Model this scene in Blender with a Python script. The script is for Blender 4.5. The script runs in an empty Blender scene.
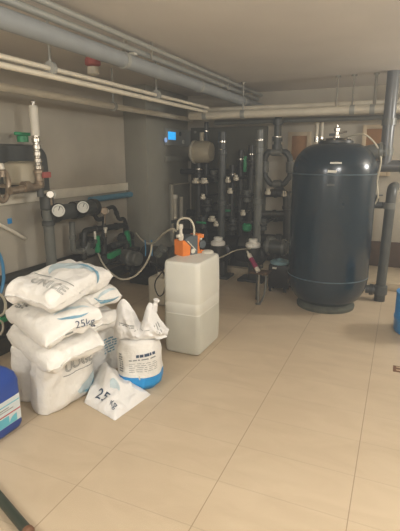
import bpy, bmesh, math, random
from mathutils import Vector, Matrix, noise

random.seed(7)
S = bpy.context.scene
COL = S.collection
PI = math.pi
V = Vector

# ------------------------------------------------------------------ camera
F_PX, CX, CY, HZ, VPX, EYE = 450.0, 200.0, 265.5, 157.0, 404.0, 1.5
psi = math.atan2(VPX - CX, math.hypot(F_PX, CY - HZ))
pit = math.atan2(CY - HZ, F_PX)
HD = V((-math.sin(psi), math.cos(psi), 0))
RT = V((math.cos(psi), math.sin(psi), 0))
FW = HD * math.cos(pit) + V((0, 0, -math.sin(pit)))
UP = RT.cross(FW)
EYEP = V((0, 0, EYE))
cam_d = bpy.data.cameras.new('camera')
cam = bpy.data.objects.new('camera', cam_d)
COL.objects.link(cam)
cam.matrix_world = Matrix((
    (RT.x, UP.x, -FW.x, EYEP.x), (RT.y, UP.y, -FW.y, EYEP.y), (RT.z, UP.z, -FW.z, EYEP.z), (0, 0, 0, 1)))
cam_d.sensor_fit = 'HORIZONTAL'
cam_d.sensor_width = 36.0
cam_d.lens = 36.0 * F_PX / 400.0
cam_d.clip_start = 0.02
S.camera = cam


def P(px, py, X=None, Y=None, Z=None):
    """the world point seen at a pixel of the photo, on the plane X=, Y= or Z="""
    d = RT * ((px - CX) / F_PX) + UP * ((CY - py) / F_PX) + FW
    t = (X / d.x) if X is not None else (Y / d.y) if Y is not None else (Z - EYE) / d.z
    return EYEP + d * t


# ------------------------------------------------------------------ materials
def lin(c):
    return tuple((x / 12.92 if x <= .04045 else ((x + .055) / 1.055) ** 2.4) for x in [k / 255 for k in c])


def mat(name, rgb, rough=.6, metal=0, var=.12, scale=8, bump=0, bscale=60, spec=.5, trans=0, emit=0, alpha=1, sss=0):
    m = bpy.data.materials.new(name)
    m.use_nodes = True
    nt = m.node_tree
    b = nt.nodes['Principled BSDF']
    c = lin(rgb)
    b.inputs['Roughness'].default_value = rough
    b.inputs['Metallic'].default_value = metal
    b.inputs['Specular IOR Level'].default_value = spec
    b.inputs['Transmission Weight'].default_value = trans
    b.inputs['Alpha'].default_value = alpha
    if sss:
        b.inputs['Subsurface Weight'].default_value = sss
        b.inputs['Subsurface Radius'].default_value = (.05, .05, .04)
    tc = nt.nodes.new('ShaderNodeTexCoord')
    if var:
        n = nt.nodes.new('ShaderNodeTexNoise')
        n.inputs['Scale'].default_value = scale
        n.inputs['Detail'].default_value = 5
        r = nt.nodes.new('ShaderNodeValToRGB')
        r.color_ramp.elements[0].position = .3
        r.color_ramp.elements[1].position = .7
        r.color_ramp.elements[0].color = tuple(x * (1 - var) for x in c) + (1,)
        r.color_ramp.elements[1].color = tuple(min(1, x * (1 + var)) for x in c) + (1,)
        nt.links.new(tc.outputs['Object'], n.inputs['Vector'])
        nt.links.new(n.outputs['Fac'], r.inputs['Fac'])
        nt.links.new(r.outputs['Color'], b.inputs['Base Color'])
    else:
        b.inputs['Base Color'].default_value = c + (1,)
    if bump:
        n2 = nt.nodes.new('ShaderNodeTexNoise')
        n2.inputs['Scale'].default_value = bscale
        n2.inputs['Detail'].default_value = 6
        bp = nt.nodes.new('ShaderNodeBump')
        bp.inputs['Strength'].default_value = bump
        bp.inputs['Distance'].default_value = .018
        nt.links.new(tc.outputs['Object'], n2.inputs['Vector'])
        nt.links.new(n2.outputs['Fac'], bp.inputs['Height'])
        nt.links.new(bp.outputs['Normal'], b.inputs['Normal'])
    if emit:
        b.inputs['Emission Color'].default_value = c + (1,)
        b.inputs['Emission Strength'].default_value = emit
    return m


def floor_mat():
    m = bpy.data.materials.new('beige_floor_tiles')
    m.use_nodes = True
    nt = m.node_tree
    L = nt.links
    b = nt.nodes['Principled BSDF']
    tc = nt.nodes.new('ShaderNodeTexCoord')
    mp = nt.nodes.new('ShaderNodeMapping')
    mp.inputs['Location'].default_value = (1.261, -1.425, 0)
    L.new(tc.outputs['Object'], mp.inputs['Vector'])
    br = nt.nodes.new('ShaderNodeTexBrick')
    br.offset = 0
    br.inputs['Scale'].default_value = 1
    br.inputs['Brick Width'].default_value = .594
    br.inputs['Row Height'].default_value = .297
    br.inputs['Mortar Size'].default_value = .0022
    br.inputs['Mortar Smooth'].default_value = .2
    br.inputs['Bias'].default_value = 0
    br.inputs['Color1'].default_value = lin((192, 174, 147)) + (1,)
    br.inputs['Color2'].default_value = lin((190, 172, 145)) + (1,)
    br.inputs['Mortar'].default_value = lin((176, 159, 134)) + (1,)
    L.new(mp.outputs['Vector'], br.inputs['Vector'])
    # faint diagonal stone veining and worn dirt
    n = nt.nodes.new('ShaderNodeTexNoise')
    n.inputs['Scale'].default_value = 2.2
    n.inputs['Detail'].default_value = 7
    n.inputs['Distortion'].default_value = 1.2
    mp2 = nt.nodes.new('ShaderNodeMapping')
    mp2.inputs['Rotation'].default_value = (0, 0, .95)
    mp2.inputs['Scale'].default_value = (1.2, 2.6, 1)
    L.new(tc.outputs['Object'], mp2.inputs['Vector'])
    L.new(mp2.outputs['Vector'], n.inputs['Vector'])
    rp = nt.nodes.new('ShaderNodeValToRGB')
    rp.color_ramp.elements[0].position = .35
    rp.color_ramp.elements[1].position = .65
    rp.color_ramp.elements[0].color = (.91, .90, .885, 1)
    rp.color_ramp.elements[1].color = (1.0, 1.0, 1.0, 1)
    L.new(n.outputs['Fac'], rp.inputs['Fac'])
    mx = nt.nodes.new('ShaderNodeMix')
    mx.data_type = 'RGBA'
    mx.blend_type = 'MULTIPLY'
    mx.inputs['Factor'].default_value = 1
    L.new(br.outputs['Color'], mx.inputs['A'])
    L.new(rp.outputs['Color'], mx.inputs['B'])
    # the long joints running into the room are wider and dirtier than the cross joints
    sp = nt.nodes.new('ShaderNodeSeparateXYZ')
    L.new(tc.outputs['Object'], sp.inputs['Vector'])
    def mth(op, a, bb):
        q = nt.nodes.new('ShaderNodeMath'); q.operation = op
        if hasattr(a, 'links'): L.new(a, q.inputs[0])
        else: q.inputs[0].default_value = a
        q.inputs[1].default_value = bb
        return q.outputs[0]
    fr = mth('FRACT', mth('MULTIPLY', mth('ADD', sp.outputs['X'], 1.261 + 5.94 + .297), 1 / .594), 0)
    ln_ = mth('LESS_THAN', mth('ABSOLUTE', mth('SUBTRACT', fr, .5), 0), .0034)
    mx2 = nt.nodes.new('ShaderNodeMix'); mx2.data_type = 'RGBA'
    L.new(mth('MULTIPLY', ln_, .7), mx2.inputs['Factor'])
    L.new(mx.outputs['Result'], mx2.inputs['A'])
    mx2.inputs['B'].default_value = lin((128, 106, 80)) + (1,)
    L.new(mx2.outputs['Result'], b.inputs['Base Color'])
    b.inputs['Roughness'].default_value = .42
    b.inputs['Specular IOR Level'].default_value = .35
    bp = nt.nodes.new('ShaderNodeBump')
    bp.inputs['Strength'].default_value = .25
    bp.inputs['Distance'].default_value = .004
    L.new(br.outputs['Fac'], bp.inputs['Height'])
    bp.invert = True
    L.new(bp.outputs['Normal'], b.inputs['Normal'])
    return m


M = dict(
    floor=floor_mat(),
    wall=mat('grey_beige_plaster', (174, 166, 149), .9, var=.07, scale=3, bump=.1, bscale=90),
    ceil=mat('grey_ceiling_plaster', (206, 199, 188), .95, var=.05, scale=1.5, bump=.08, bscale=60),
    pillar=mat('grey_green_paint', (140, 137, 123), .7, var=.06, scale=3),
    rail=mat('cream_trunking', (226, 218, 198), .6, var=.06),
    plinth=mat('tiled_plinth', (176, 160, 132), .7, var=.1),
    cream=mat('cream_pipe', (208, 199, 178), .45, var=.06),
    duct=mat('blue_grey_insulation', (134, 137, 136), .6, var=.08),
    thin=mat('pale_grey_conduit', (150, 149, 140), .4, var=.06),
    rod=mat('steel_rod', (150, 146, 134), .4, metal=.5, var=.08),
    dgrey=mat('dark_grey_pvc', (70, 72, 68), .4, var=.15),
    dgrey2=mat('very_dark_pvc', (50, 50, 44), .4, var=.2),
    black=mat('black_plastic', (26, 26, 24), .4, var=.1),
    mgrey=mat('mid_grey_pvc', (104, 105, 98), .35, var=.1),
    rgrey=mat('grey_pressure_pipe', (98, 99, 98), .3, var=.1),
    brass=mat('tarnished_brass', (150, 134, 114), .35, metal=.55, var=.2, scale=30),
    chrome=mat('dull_nickel', (190, 184, 172), .25, metal=.9, var=.1),
    capw=mat('bright_white_cap', (236, 232, 220), .4, var=.02),
    olive=mat('olive_backing', (84, 82, 68), .8, var=.08, scale=4),  # for the backing added to darken the back wall
    white=mat('white_plastic', (214, 208, 192), .45, var=.04),
    offw=mat('off_white_plastic', (190, 182, 162), .5, var=.05),
    beige=mat('beige_drum_plastic', (168, 158, 134), .5, var=.06),
    red=mat('red_plastic', (164, 84, 76), .5, var=.08),
    green=mat('green_valve_plastic', (36, 140, 88), .4, var=.1),
    blue=mat('blue_hose', (66, 132, 172), .4, var=.05),
    teal=mat('blue_pipe', (84, 134, 156), .5, var=.05),
    hose=mat('milky_hose', (196, 188, 166), .4, var=.05),
    tank=mat('dark_teal_lacquer', (12, 34, 46), .22, var=.08, scale=3, spec=.6),
    tankbase=mat('dusty_tank_foot', (72, 74, 62), .8, var=.3, scale=14),
    weld=mat('pale_weld_line', (70, 86, 94), .35, var=.3, scale=6),  # weld line coloured paler than the shell
    sticker=mat('sticker_white', (210, 208, 196), .5, var=0),
    bag=mat('white_woven_sack', (232, 229, 222), .5, var=.03, bump=.6, bscale=26, spec=.4),
    bag2=mat('white_film_sack', (228, 226, 222), .35, var=.03, bump=.6, bscale=26, spec=.5),
    ink=mat('dark_blue_ink', (38, 62, 88), .6, var=0),
    inkg=mat('grey_ink', (140, 142, 138), .6, var=.1),
    inkp=mat('pale_blue_ink', (190, 206, 210), .6, var=.15, scale=14),
    inkm=mat('mid_blue_ink', (112, 156, 176), .6, var=.2, scale=20),
    inkb=mat('bright_blue_print', (30, 140, 206), .4, var=.05),
    tankw=mat('translucent_polyethylene', (216, 214, 202), .4, var=.03, sss=.15),
    liq=mat('polyethylene_over_liquid', (198, 196, 182), .4, var=.04, sss=.15),
    orange=mat('orange_plastic', (222, 124, 48), .4, var=.06),
    slate=mat('slate_grey_plastic', (78, 86, 90), .45, var=.06),
    can=mat('blue_canister_plastic', (28, 66, 148), .35, var=.06, scale=4),
    canb=mat('light_blue_drum', (36, 120, 180), .35, var=.06),
    labw=mat('label_white', (206, 214, 214), .5, var=0),
    labt=mat('label_teal', (96, 180, 196), .5, var=0),
    labr=mat('label_red', (176, 60, 74), .5, var=0),
    screen=mat('lit_blue_screen', (40, 160, 230), .3, var=0, emit=1.3),
    led=mat('lit_indicator', (140, 170, 220), .3, var=0, emit=.7),
    panel=mat('control_panel_grey', (142, 144, 138), .5, var=.04),
    glass=mat('clear_plastic', (200, 205, 195), .12, var=0, trans=.85),
    wood=mat('brown_chipboard', (150, 110, 70), .8, var=.12, scale=12),
    lwood=mat('pale_board_edge', (188, 170, 140), .8, var=.08),
    rust=mat('rusty_metal', (110, 74, 48), .7, var=.25, scale=40),
    bar=mat('dark_green_bar', (44, 52, 40), .5, var=.15),
    purple=mat('purple_label', (140, 40, 80), .5, var=0),
    brown=mat('dark_brown_board', (88, 68, 48), .8, var=.15),
    lblue=mat('pale_blue_plastic', (120, 152, 160), .5, var=.05),
)

# ------------------------------------------------------------------ object helpers
WL = {}


def wl(o):
    return WL.get(o.name, V((0, 0, 0))) if o else V((0, 0, 0))


def tag(o, label, cat, group=None, kind=None):
    if label: o['label'] = label
    if cat: o['category'] = cat
    if group: o['group'] = group
    if kind: o['kind'] = kind
    return o


def thing(name, loc, label, cat, group=None):
    o = bpy.data.objects.new(name, None)
    o.empty_display_size = .05
    COL.objects.link(o)
    o.location = loc
    WL[o.name] = V(loc)
    return tag(o, label, cat, group)


def ortho(d):
    d = d.normalized()
    a = V((0, 0, 1)) if abs(d.z) < .9 else V((1, 0, 0))
    u = d.cross(a).normalized()
    return u, d.cross(u).normalized()


def smooth_path(pts, n=6, closed=False):
    pts = [V(p) for p in pts]
    if len(pts) < 3: return pts
    out = []
    N = len(pts)
    for i in range(N if closed else N - 1):
        g = lambda k: pts[k % N] if closed else pts[min(max(k, 0), N - 1)]
        p0, p1, p2, p3 = g(i - 1), g(i), g(i + 1), g(i + 2)
        for k in range(n):
            t = k / n
            out.append(.5 * (2 * p1 + (p2 - p0) * t + (2 * p0 - 5 * p1 + 4 * p2 - p3) * t * t + (3 * p1 - p0 - 3 * p2 + p3) * t ** 3))
    if not closed: out.append(pts[-1])
    return out


class MB:
    """collects shapes in world coordinates; build() links them as one mesh"""

    def __init__(s):
        s.bm = bmesh.new()

    def ring(s, c, u, v, r, n):
        return [s.bm.verts.new(c + (u * math.cos(2 * PI * k / n) + v * math.sin(2 * PI * k / n)) * r) for k in range(n)]

    def skin(s, rings, cap0=True, cap1=True, closed=False):
        n = len(rings[0])
        R = rings + ([rings[0]] if closed else [])
        for a, b in zip(R, R[1:]):
            for k in range(n):
                s.bm.faces.new((a[k], a[(k + 1) % n], b[(k + 1) % n], b[k]))
        if not closed:
            if cap0: s.bm.faces.new(rings[0][::-1])
            if cap1: s.bm.faces.new(rings[-1])

    def cyl(s, a, b, r, r2=None, n=20):
        a, b = V(a), V(b)
        u, v = ortho(b - a)
        s.skin([s.ring(a, u, v, r, n), s.ring(b, u, v, r if r2 is None else r2, n)])
        return s

    def lathe(s, base, prof, axis=(0, 0, 1), n=28):
        """prof: list of (radius, height along axis)"""
        base, d = V(base), V(axis).normalized()
        u, v = ortho(d)
        s.skin([s.ring(base + d * h, u, v, max(r, .0005), n) for r, h in prof])
        return s

    def tube(s, pts, r, n=10, smooth=6, closed=False):
        p = smooth_path(pts, smooth, closed) if smooth else [V(q) for q in pts]
        N = len(p)
        rings, u = [], None
        for i in range(N):
            if closed: t = p[(i + 1) % N] - p[i - 1]
            else: t = p[min(i + 1, N - 1)] - p[max(i - 1, 0)]
            t = t.normalized()
            if u is None: u, _ = ortho(t)
            u = (u - t * u.dot(t)).normalized()
            rings.append(s.ring(p[i], u, t.cross(u), r, n))
        s.skin(rings, closed=closed)
        return s

    def elbowed(s, pts, r, rad=.06, n=14):
        """pipe with rounded elbows"""
        pts = [V(q) for q in pts]
        out = [pts[0]]
        for a, b, c in zip(pts, pts[1:], pts[2:]):
            ra = min(rad, (a - b).length * .45, (c - b).length * .45)
            p, q = b + (a - b).normalized() * ra, b + (c - b).normalized() * ra
            for k in range(6):
                t = k / 5
                out.append(p * (1 - t) ** 2 + b * 2 * t * (1 - t) + q * t * t)
        out.append(pts[-1])
        return s.tube(out, r, n, smooth=0)

    def box(s, lo, hi, bev=0.0, seg=2, rot=None, about=None):
        lo, hi = V(lo), V(hi)
        tmp = bmesh.new()
        bmesh.ops.create_cube(tmp, size=1)
        for w in tmp.verts:
            w.co = V((lo[k] + (w.co[k] + .5) * (hi[k] - lo[k]) for k in range(3)))
        if bev:
            bmesh.ops.bevel(tmp, geom=tmp.edges[:], offset=bev, segments=seg, affect='EDGES', profile=.5)
        if rot is not None:
            c = V(about) if about is not None else (lo + hi) / 2
            for w in tmp.verts: w.co = rot @ (w.co - c) + c
        s.add(tmp)
        return s

    def add(s, tmp):
        mp = {w: s.bm.verts.new(w.co) for w in tmp.verts}
        for fc in tmp.faces:
            try: s.bm.faces.new([mp[w] for w in fc.verts])
            except ValueError: pass
        tmp.free()

    def poly(s, pts):
        s.bm.faces.new([s.bm.verts.new(V(q)) for q in pts])
        return s

    def build(s, name, m, parent=None, label=None, smooth=35):
        bmesh.ops.recalc_face_normals(s.bm, faces=s.bm.faces[:])
        me = bpy.data.meshes.new(name)
        top = parent is None
        if top:
            xs = [w.co for w in s.bm.verts]
            o0 = V((sum(w.x for w in xs) / len(xs), sum(w.y for w in xs) / len(xs), min(w.z for w in xs)))
        else:
            o0 = wl(parent)
        for w in s.bm.verts: w.co -= o0
        s.bm.to_mesh(me)
        s.bm.free()
        for p in me.polygons: p.use_smooth = True
        me.set_sharp_from_angle(angle=math.radians(smooth))
        me.materials.append(m if not isinstance(m, str) else M[m])
        o = bpy.data.objects.new(name, me)
        COL.objects.link(o)
        if top:
            o.location = o0
            WL[o.name] = o0
        else:
            o.parent = parent
            WL[o.name] = o0
        if label: o['label'] = label
        return o


def struct(name, mb, m):
    o = mb.build(name, m)
    o['kind'] = 'structure'
    return o


# ------------------------------------------------------------------ room shell
XL, XR, YB, YF, ZC = -3.3, 2.3, 6.3, -1.6, 2.36
T = .12
o = MB().box((XL - T, YF - T, -.1), (XR + T, YB + T, 0)).build('floor', 'floor'); o['kind'] = 'structure'
# the tile pattern is laid out from the world origin
for w in o.data.vertices: w.co += o.location
o.location = (0, 0, 0)
struct('ceiling', MB().box((XL - T, YF - T, ZC), (XR + T, YB + T, ZC + .1)), 'ceil')
struct('wall_left', MB().box((XL - T, YF, 0), (XL, YB, ZC)), 'wall')
struct('wall_right', MB().box((XR, YF, 0), (XR + T, YB, ZC)), 'wall')
struct('wall_back', MB().box((XL - T, YB, 0), (XR + T, YB + T, ZC)), 'wall')
struct('wall_front', MB().box((XL - T, YF - T, 0), (XR + T, YF, ZC)), 'wall')
PX = -2.97
struct('pillar', MB().box((XL, 5.08, 0), (PX, YB, ZC), .008), 'pillar')
struct('trim_1', MB().box((XL, 1.0, 1.075), (XL + .035, 5.08, 1.175), .006), 'rail')
struct('plinth', MB().box((-2.9, 5.42, 0), (XR, YB, .09), .006), 'plinth')

# ------------------------------------------------------------------ pipes under the ceiling
ZP = 2.0


def run_y(px, py, z, y0, y1, r, name, m, label, cat='pipe', group=None, n=16):
    p = P(px, py, Z=z)
    mb = MB().cyl((p.x, y0, z), (p.x, y1, z), r, n=n)
    o = mb.build(name, m)
    tag(o, label, cat, group)
    return p.x


xd = P(100, 52, Z=2.16).x
t = thing('insulated_duct', (xd, 3, 2.16), 'thick blue-grey insulated pipe running under the ceiling toward the back wall', 'pipe')
MB().cyl((xd, -1.605, 2.16), (xd, YB, 2.16), .052, n=24).build('insulated_jacket', 'duct', t)
for y in (1.6, 2.9, 4.2, 5.5):
    MB().lathe((xd, y, 2.16), [(.053, -.02), (.057, -.02), (.057, .02), (.053, .02)], (0, 1, 0), 24).build('band_clamp', 'thin', t)
for y in (1.6, 3.3, 5.0):
    MB().cyl((xd, y, 2.23), (xd, y, ZC), .008, n=8).build('hanger', 'rod', t)
xa = run_y(100, 37, 2.27, -1.605, YB, .022, 'ceiling_conduit', 'thin', 'lower of two thin pale conduits beside the thick grey duct on the ceiling', group='thin ceiling conduits')
xb = run_y(100, 26, 2.315, -1.605, YB, .018, 'ceiling_conduit', 'thin', 'upper of two thin conduits, tight against the ceiling above the grey duct', group='thin ceiling conduits')
yc = P(130, 50, X=xa).y
t = thing('pipe_clip', (xa, yc, 2.2), 'white clip bracket holding the thin ceiling conduits', 'bracket')
MB().box((xa - .045, yc - .02, 2.225), (xa + .05, yc + .02, 2.24), .004).box((xa - .045, yc - .02, 2.225), (xa - .03, yc + .02, ZC), .003).build('clip_body', 'white', t)
MB().cyl((xa - .037, yc - .03, 2.25), (xa - .037, yc + .03, 2.25), .012, n=8).build('screw', 'rod', t)

x1 = run_y(100, 81, ZP + .05, -1.605, 5.05, .016, 'cream_pipe', 'cream', 'upper of the paired slim cream pipes along the left ceiling edge', group='cream pipes along the wall')
x2 = run_y(100, 87.5, ZP, -1.605, 4.95, .018, 'cream_pipe', 'cream', 'lower of the paired slim cream pipes along the left ceiling edge', group='cream pipes along the wall')
x3 = run_y(100, 104, ZP, -1.605, 5.95, .029, 'cream_pipe', 'cream', 'thicker cream pipe lowest along the left wall, above the white sensor tube', group='cream pipes along the wall')
# back header
ya = P(300, 112, Z=ZP).y
yb_ = ya
t = thing('header_pipe', (-1, ya, ZP), 'thick cream header pipe crossing above the dark tank', 'pipe')
MB().cyl((P(190, 117.5, Y=ya).x, ya, ZP), (XR + .005, ya, ZP), .046, n=20).build('pipe_run', 'cream', t)
for px in (205, 243, 352, 372):
    x = P(px, 112, Y=ya).x
    MB().lathe((x, ya, ZP), [(.047, -.025), (.053, -.025), (.053, .025), (.047, .025)], (1, 0, 0), 20).build('pipe_joint', 'thin', t)
ob = MB().cyl((P(205, 113, Y=ya + .1).x, ya + .1, ZP + .075), (XR + .005, ya + .1, ZP + .075), .03, n=16).build('cream_pipe', 'cream')
tag(ob, 'slim cream pipe just behind and above the thick header over the tank', 'pipe', 'cream pipes across the back')
ob = MB().cyl((P(215, 124, Y=5.9).x, 5.9, ZP - .05), (XR + .005, 5.9, ZP - .05), .03, n=16).build('grey_pipe', 'mgrey')
tag(ob, 'slim grey pipe crossing beneath the cream header in front of back wall', 'pipe')
# hanger rods
for i, (px, Z0, lab) in enumerate(((336, ZP + .04, 'thin ceiling rod above the tank vent valve'), (352, ZP + .04, 'thin ceiling rod second from the tank vent valve'),
                                   (374, ZP + .04, 'thicker ceiling rod above the brown board by the right pipes'), (243, ZP + .04, 'thin ceiling rod between the two tall grey risers'))):
    x = P(px, 108, Y=ya).x
    t = thing('hanger_rod', (x, ya, Z0), lab, 'rod', 'ceiling rods of the cream header')
    MB().cyl((x, ya, Z0), (x, ya, ZC), .009 if px != 374 else .016, n=8).build('rod', 'rod', t)
    MB().lathe((x, ya, ZC - .012), [(.03, 0), (.03, .012)], n=14).build('ceiling_plate', 'rod', t)
for (px, x, z0, lab) in ((51, x1, ZP + .05, 'thin rod hanging the paired cream pipes close to the camera'), (156, x1, ZP + .05, 'thin rod hanging the paired cream pipes near the pillar'),
                         (112, x3, ZP + .03, 'thin rod hanging the thick cream wall pipe')):
    y = P(px, 75, X=x).y
    t = thing('hanger_rod', (x, y, z0), lab, 'rod', 'rods of the wall pipes')
    MB().cyl((x, y, z0), (x, y, ZC), .008, n=8).build('rod', 'thin', t)
    MB().lathe((x, y, ZP + (.05 if x == x1 else 0)), [(.024, -.015), (.045, -.015), (.045, .015), (.024, .015)], (0, 1, 0), 16).build('pipe_ring', 'thin', t)
p = P(93, 67, X=x1 - .15)
t = thing('warning_light', p, 'small red lamp on a white base behind the cream ceiling pipes', 'lamp')
MB().lathe(p, [(.03, 0), (.06, .015), (.06, .05), (.04, .09), (.0, .1)]).build('red_lens', 'red', t)
MB().lathe(p - V((0, 0, .06)), [(.02, 0), (.045, .01), (.045, .06)]).build('lamp_base', 'white', t)
MB().cyl(p + V((0, 0, .1)), (p.x, p.y, ZC), .01, n=8).build('stem', 'thin', t)

# ------------------------------------------------------------------ salt sacks
FONT = None


def text_faces(s, size, outline=0):
    """triangles of a word lying in x/y, centred on the origin"""
    cu = bpy.data.curves.new('lettering', 'FONT')
    cu.body = s
    cu.size = size
    cu.align_x = 'CENTER'
    cu.align_y = 'CENTER'
    cu.resolution_u = 3
    if outline:
        cu.fill_mode = 'NONE'
        cu.bevel_depth = outline
        cu.bevel_resolution = 0
    ob = bpy.data.objects.new('lettering', cu)
    COL.objects.link(ob)
    dg = bpy.context.evaluated_depsgraph_get()
    me = bpy.data.meshes.new_from_object(ob.evaluated_get(dg))
    bpy.data.objects.remove(ob)
    bpy.data.curves.remove(cu)
    bm = bmesh.new()
    bm.from_mesh(me)
    bpy.data.meshes.remove(me)
    return bm


def strokes(rows, w, h, seed=0, gap=.012, thick=.5):
    """rows of small illegible print as dashes"""
    R = random.Random(seed)
    bm = bmesh.new()
    for r in range(rows):
        y = h / 2 - (r + .5) * h / rows
        x = -w / 2
        while x < w / 2 - .01:
            l = min(R.uniform(.012, .05), w / 2 - x)
            t = h / rows * thick / 2
            bm.faces.new([bm.verts.new(V(q + (0,))) for q in ((x, y - t), (x + l, y - t), (x + l, y + t), (x, y + t))])
            x += l + gap * R.uniform(.5, 1.2)
    return bm


def shape2(*polys):
    bm = bmesh.new()
    for pl in polys:
        bm.faces.new([bm.verts.new(V((a, b, 0))) for a, b in pl])
    return bm


def crescent(cx, cy, r1, r2, a0, a1, off=.3, n=14):
    """a brush-like swoosh between two arcs"""
    out = [(cx + r1 * math.cos(a0 + (a1 - a0) * k / n), cy + r2 * math.sin(a0 + (a1 - a0) * k / n)) for k in range(n + 1)]
    inn = [(cx + r1 * (1 - off * math.sin(PI * k / n)) * math.cos(a0 + (a1 - a0) * k / n), cy + r2 * (1 - off * math.sin(PI * k / n)) * math.sin(a0 + (a1 - a0) * k / n)) for k in range(n - 1, 0, -1)]
    return out + inn


class Sack:
    """a filled sack: L along local x (sealed ends), W along local y, thickness T; mtx places it; bend is a local deform"""

    def __init__(s, L, W, Tk, mtx, seed=0, bend=None, wr=.008, pu=9, pv=9.0, flap=.010, neck=.05, zmin=None, post=None):
        s.L, s.W, s.T, s.m, s.seed, s.bend, s.wr, s.pu, s.pv, s.flap, s.neck, s.zmin = L, W, Tk, mtx, seed, bend, wr, pu, pv, flap, neck, zmin
        s.post = post
        s.root = None

    def pt(s, u, v, side, off=0.0, world=True):
        au, av = min(abs(u), 1), min(abs(v), 1)
        h = s.T / 2 * (max(0, 1 - au ** s.pu)) ** .42 * (max(0, 1 - av ** s.pv)) ** .42
        x = s.L / 2 * u * (1 - s.neck * (1 - v * v))
        y = s.W / 2 * v * (1 - s.neck * 1.4 * (1 - au * au) * 0 - s.neck * (au ** 4))
        if abs(u) > 1: x = math.copysign(s.L / 2 * (1 - s.neck * (1 - v * v)) + (abs(u) - 1) * s.L / 2, u)
        sd = s.seed * 17.3
        q = V((x * 6 + sd, y * 6 - sd, side * 3.1))
        q2 = V((x * 19 + sd, y * 19, side * 5.7 + sd))
        fold = noise.noise(V((u * 1.5 + sd, v * 6, side * 2))) * (au ** 3) + noise.noise(V((u * 7, v * 1.5 + sd, side * 2))) * (av ** 4) * .6
        rid = (1 - abs(noise.noise(q * 1.1))) ** 4 * 1.0 - (1 - abs(noise.noise(V((x * 4 - sd, y * 13, side))))) ** 6 * .9
        d = s.wr * (noise.noise(q) * 1.3 + noise.noise(q2) * .6 + fold * 2.0 + rid * 1.0)
        z = side * (h + d * min(1, h / (s.T * .2) + .15) + off)
        edge_wave = s.wr * 1.2 * noise.noise(V((u * 2 + sd, v * 3.1, .5))) * max(au, av) ** 6
        z += edge_wave
        p = V((x, y, z))
        if s.bend: p = s.bend(p)
        if world:
            p = s.m @ p
            if s.post: p = s.post(p)
            if s.zmin is not None and p.z < s.zmin: p.z = s.zmin + (p.z - s.zmin) * .06
        return p

    def build(s, name, m, label, group=None, nu=30, nv=22, base=None):
        bm = bmesh.new()
        ff = s.flap / (s.L / 2)
        us = [-1 - ff, -1 - ff * .4] + [math.sin(PI / 2 * (-1 + 2 * i / nu)) for i in range(nu + 1)] + [1 + ff * .4, 1 + ff]
        vs = [math.sin(PI / 2 * (-1 + 2 * j / nv)) for j in range(nv + 1)]
        for side in (1, -1):
            g = []
            for u in us:
                row = []
                for v in vs:
                    p = s.pt(u, v, side)
                    row.append(bm.verts.new(p))
                g.append(row)
            for i in range(len(us) - 1):
                for j in range(nv):
                    q = (g[i][j], g[i + 1][j], g[i + 1][j + 1], g[i][j + 1])
                    bm.faces.new(q if side > 0 else q[::-1])
        bmesh.ops.remove_doubles(bm, verts=bm.verts[:], dist=.0012)
        lo = min(w.co.z for w in bm.verts)
        c = V((s.m.translation.x, s.m.translation.y, lo))
        s.root = thing(name, c, label, 'sack', group)
        mb = MB(); mb.bm.free(); mb.bm = bm
        o = mb.build('sack_body', m, s.root, smooth=180)
        md = o.modifiers.new('soft', 'SUBSURF'); md.levels = 1; md.render_levels = 1
        return s

    def stamp(s, bm2, name, m, at=(0, 0), ang=0, side=1, off=.0035, sx=1.0):
        """maps a flat drawing (x/y metres) on to the sack's face"""
        bmesh.ops.triangulate(bm2, faces=bm2.faces[:])
        for _ in range(4):
            long = [e for e in bm2.edges if e.calc_length() > .022]
            if not long: break
            bmesh.ops.subdivide_edges(bm2, edges=long, cuts=1)
            bmesh.ops.triangulate(bm2, faces=bm2.faces[:])
        ca, sa = math.cos(ang), math.sin(ang)
        for w in bm2.verts:
            a, b = w.co.x * sx, w.co.y
            x, y = a * ca - b * sa + at[0], a * sa + b * ca + at[1]
            w.co = s.pt(max(-.985, min(.985, x / (s.L / 2))), max(-.97, min(.97, y / (s.W / 2))), side, off)
        mb = MB(); mb.bm.free(); mb.bm = bm2
        return mb.build(name, m, s.root)


def place(loc, xdir, ydir):
    """matrix with local x along xdir, local y along ydir"""
    a = V(xdir).normalized()
    n = a.cross(V(ydir)).normalized()
    b = n.cross(a)
    return Matrix(((a.x, b.x, n.x, loc[0]), (a.y, b.y, n.y, loc[1]), (a.z, b.z, n.z, loc[2]), (0, 0, 0, 1)))


GS = 'white salt sacks in the pile'
# -- standing sacks (length vertical, printed face toward +X); top pressed flat by the load
def press(top):
    def f(p):
        if p.z > top: p.z = top + (p.z - top) * .15
        return p
    return f

# front standing sack
s1 = Sack(.44, .42, .19, place((-1.82, 2.02, .2), (0.04, 0.02, 1), (-.10, -1, 0)), 1, zmin=.004, post=press(.36), wr=.014, flap=.015)
s1.build('salt_sack', M['bag'], 'white sack standing upright at the front of the pile, beside the blue canister', GS)
# face normal: x=(0,0,1), y=(0,-1,0) -> n = z x (-y) = +x  ; reading up = local x, reading right = local -y
s1.stamp(text_faces('UOGE', .085, .002), 'printed_lettering', 'inkg', (.08, -.03), -PI / 2)
s1.stamp(shape2([(-.13, -.055), (.13, -.055), (.13, -.049), (-.13, -.049)]), 'printed_line', 'inkg', (.08, -.03), -PI / 2)
s1.stamp(shape2(crescent(.02, -.02, .09, .09, -2.6, .5, .55)), 'wave_print', 'inkp', (-.05, -.06), -PI / 2)
s1.stamp(shape2(crescent(.05, -.03, .1, .055, -2.2, .1, .35)), 'wave_stroke', 'inkm', (-.08, -.06), -PI / 2)
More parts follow.
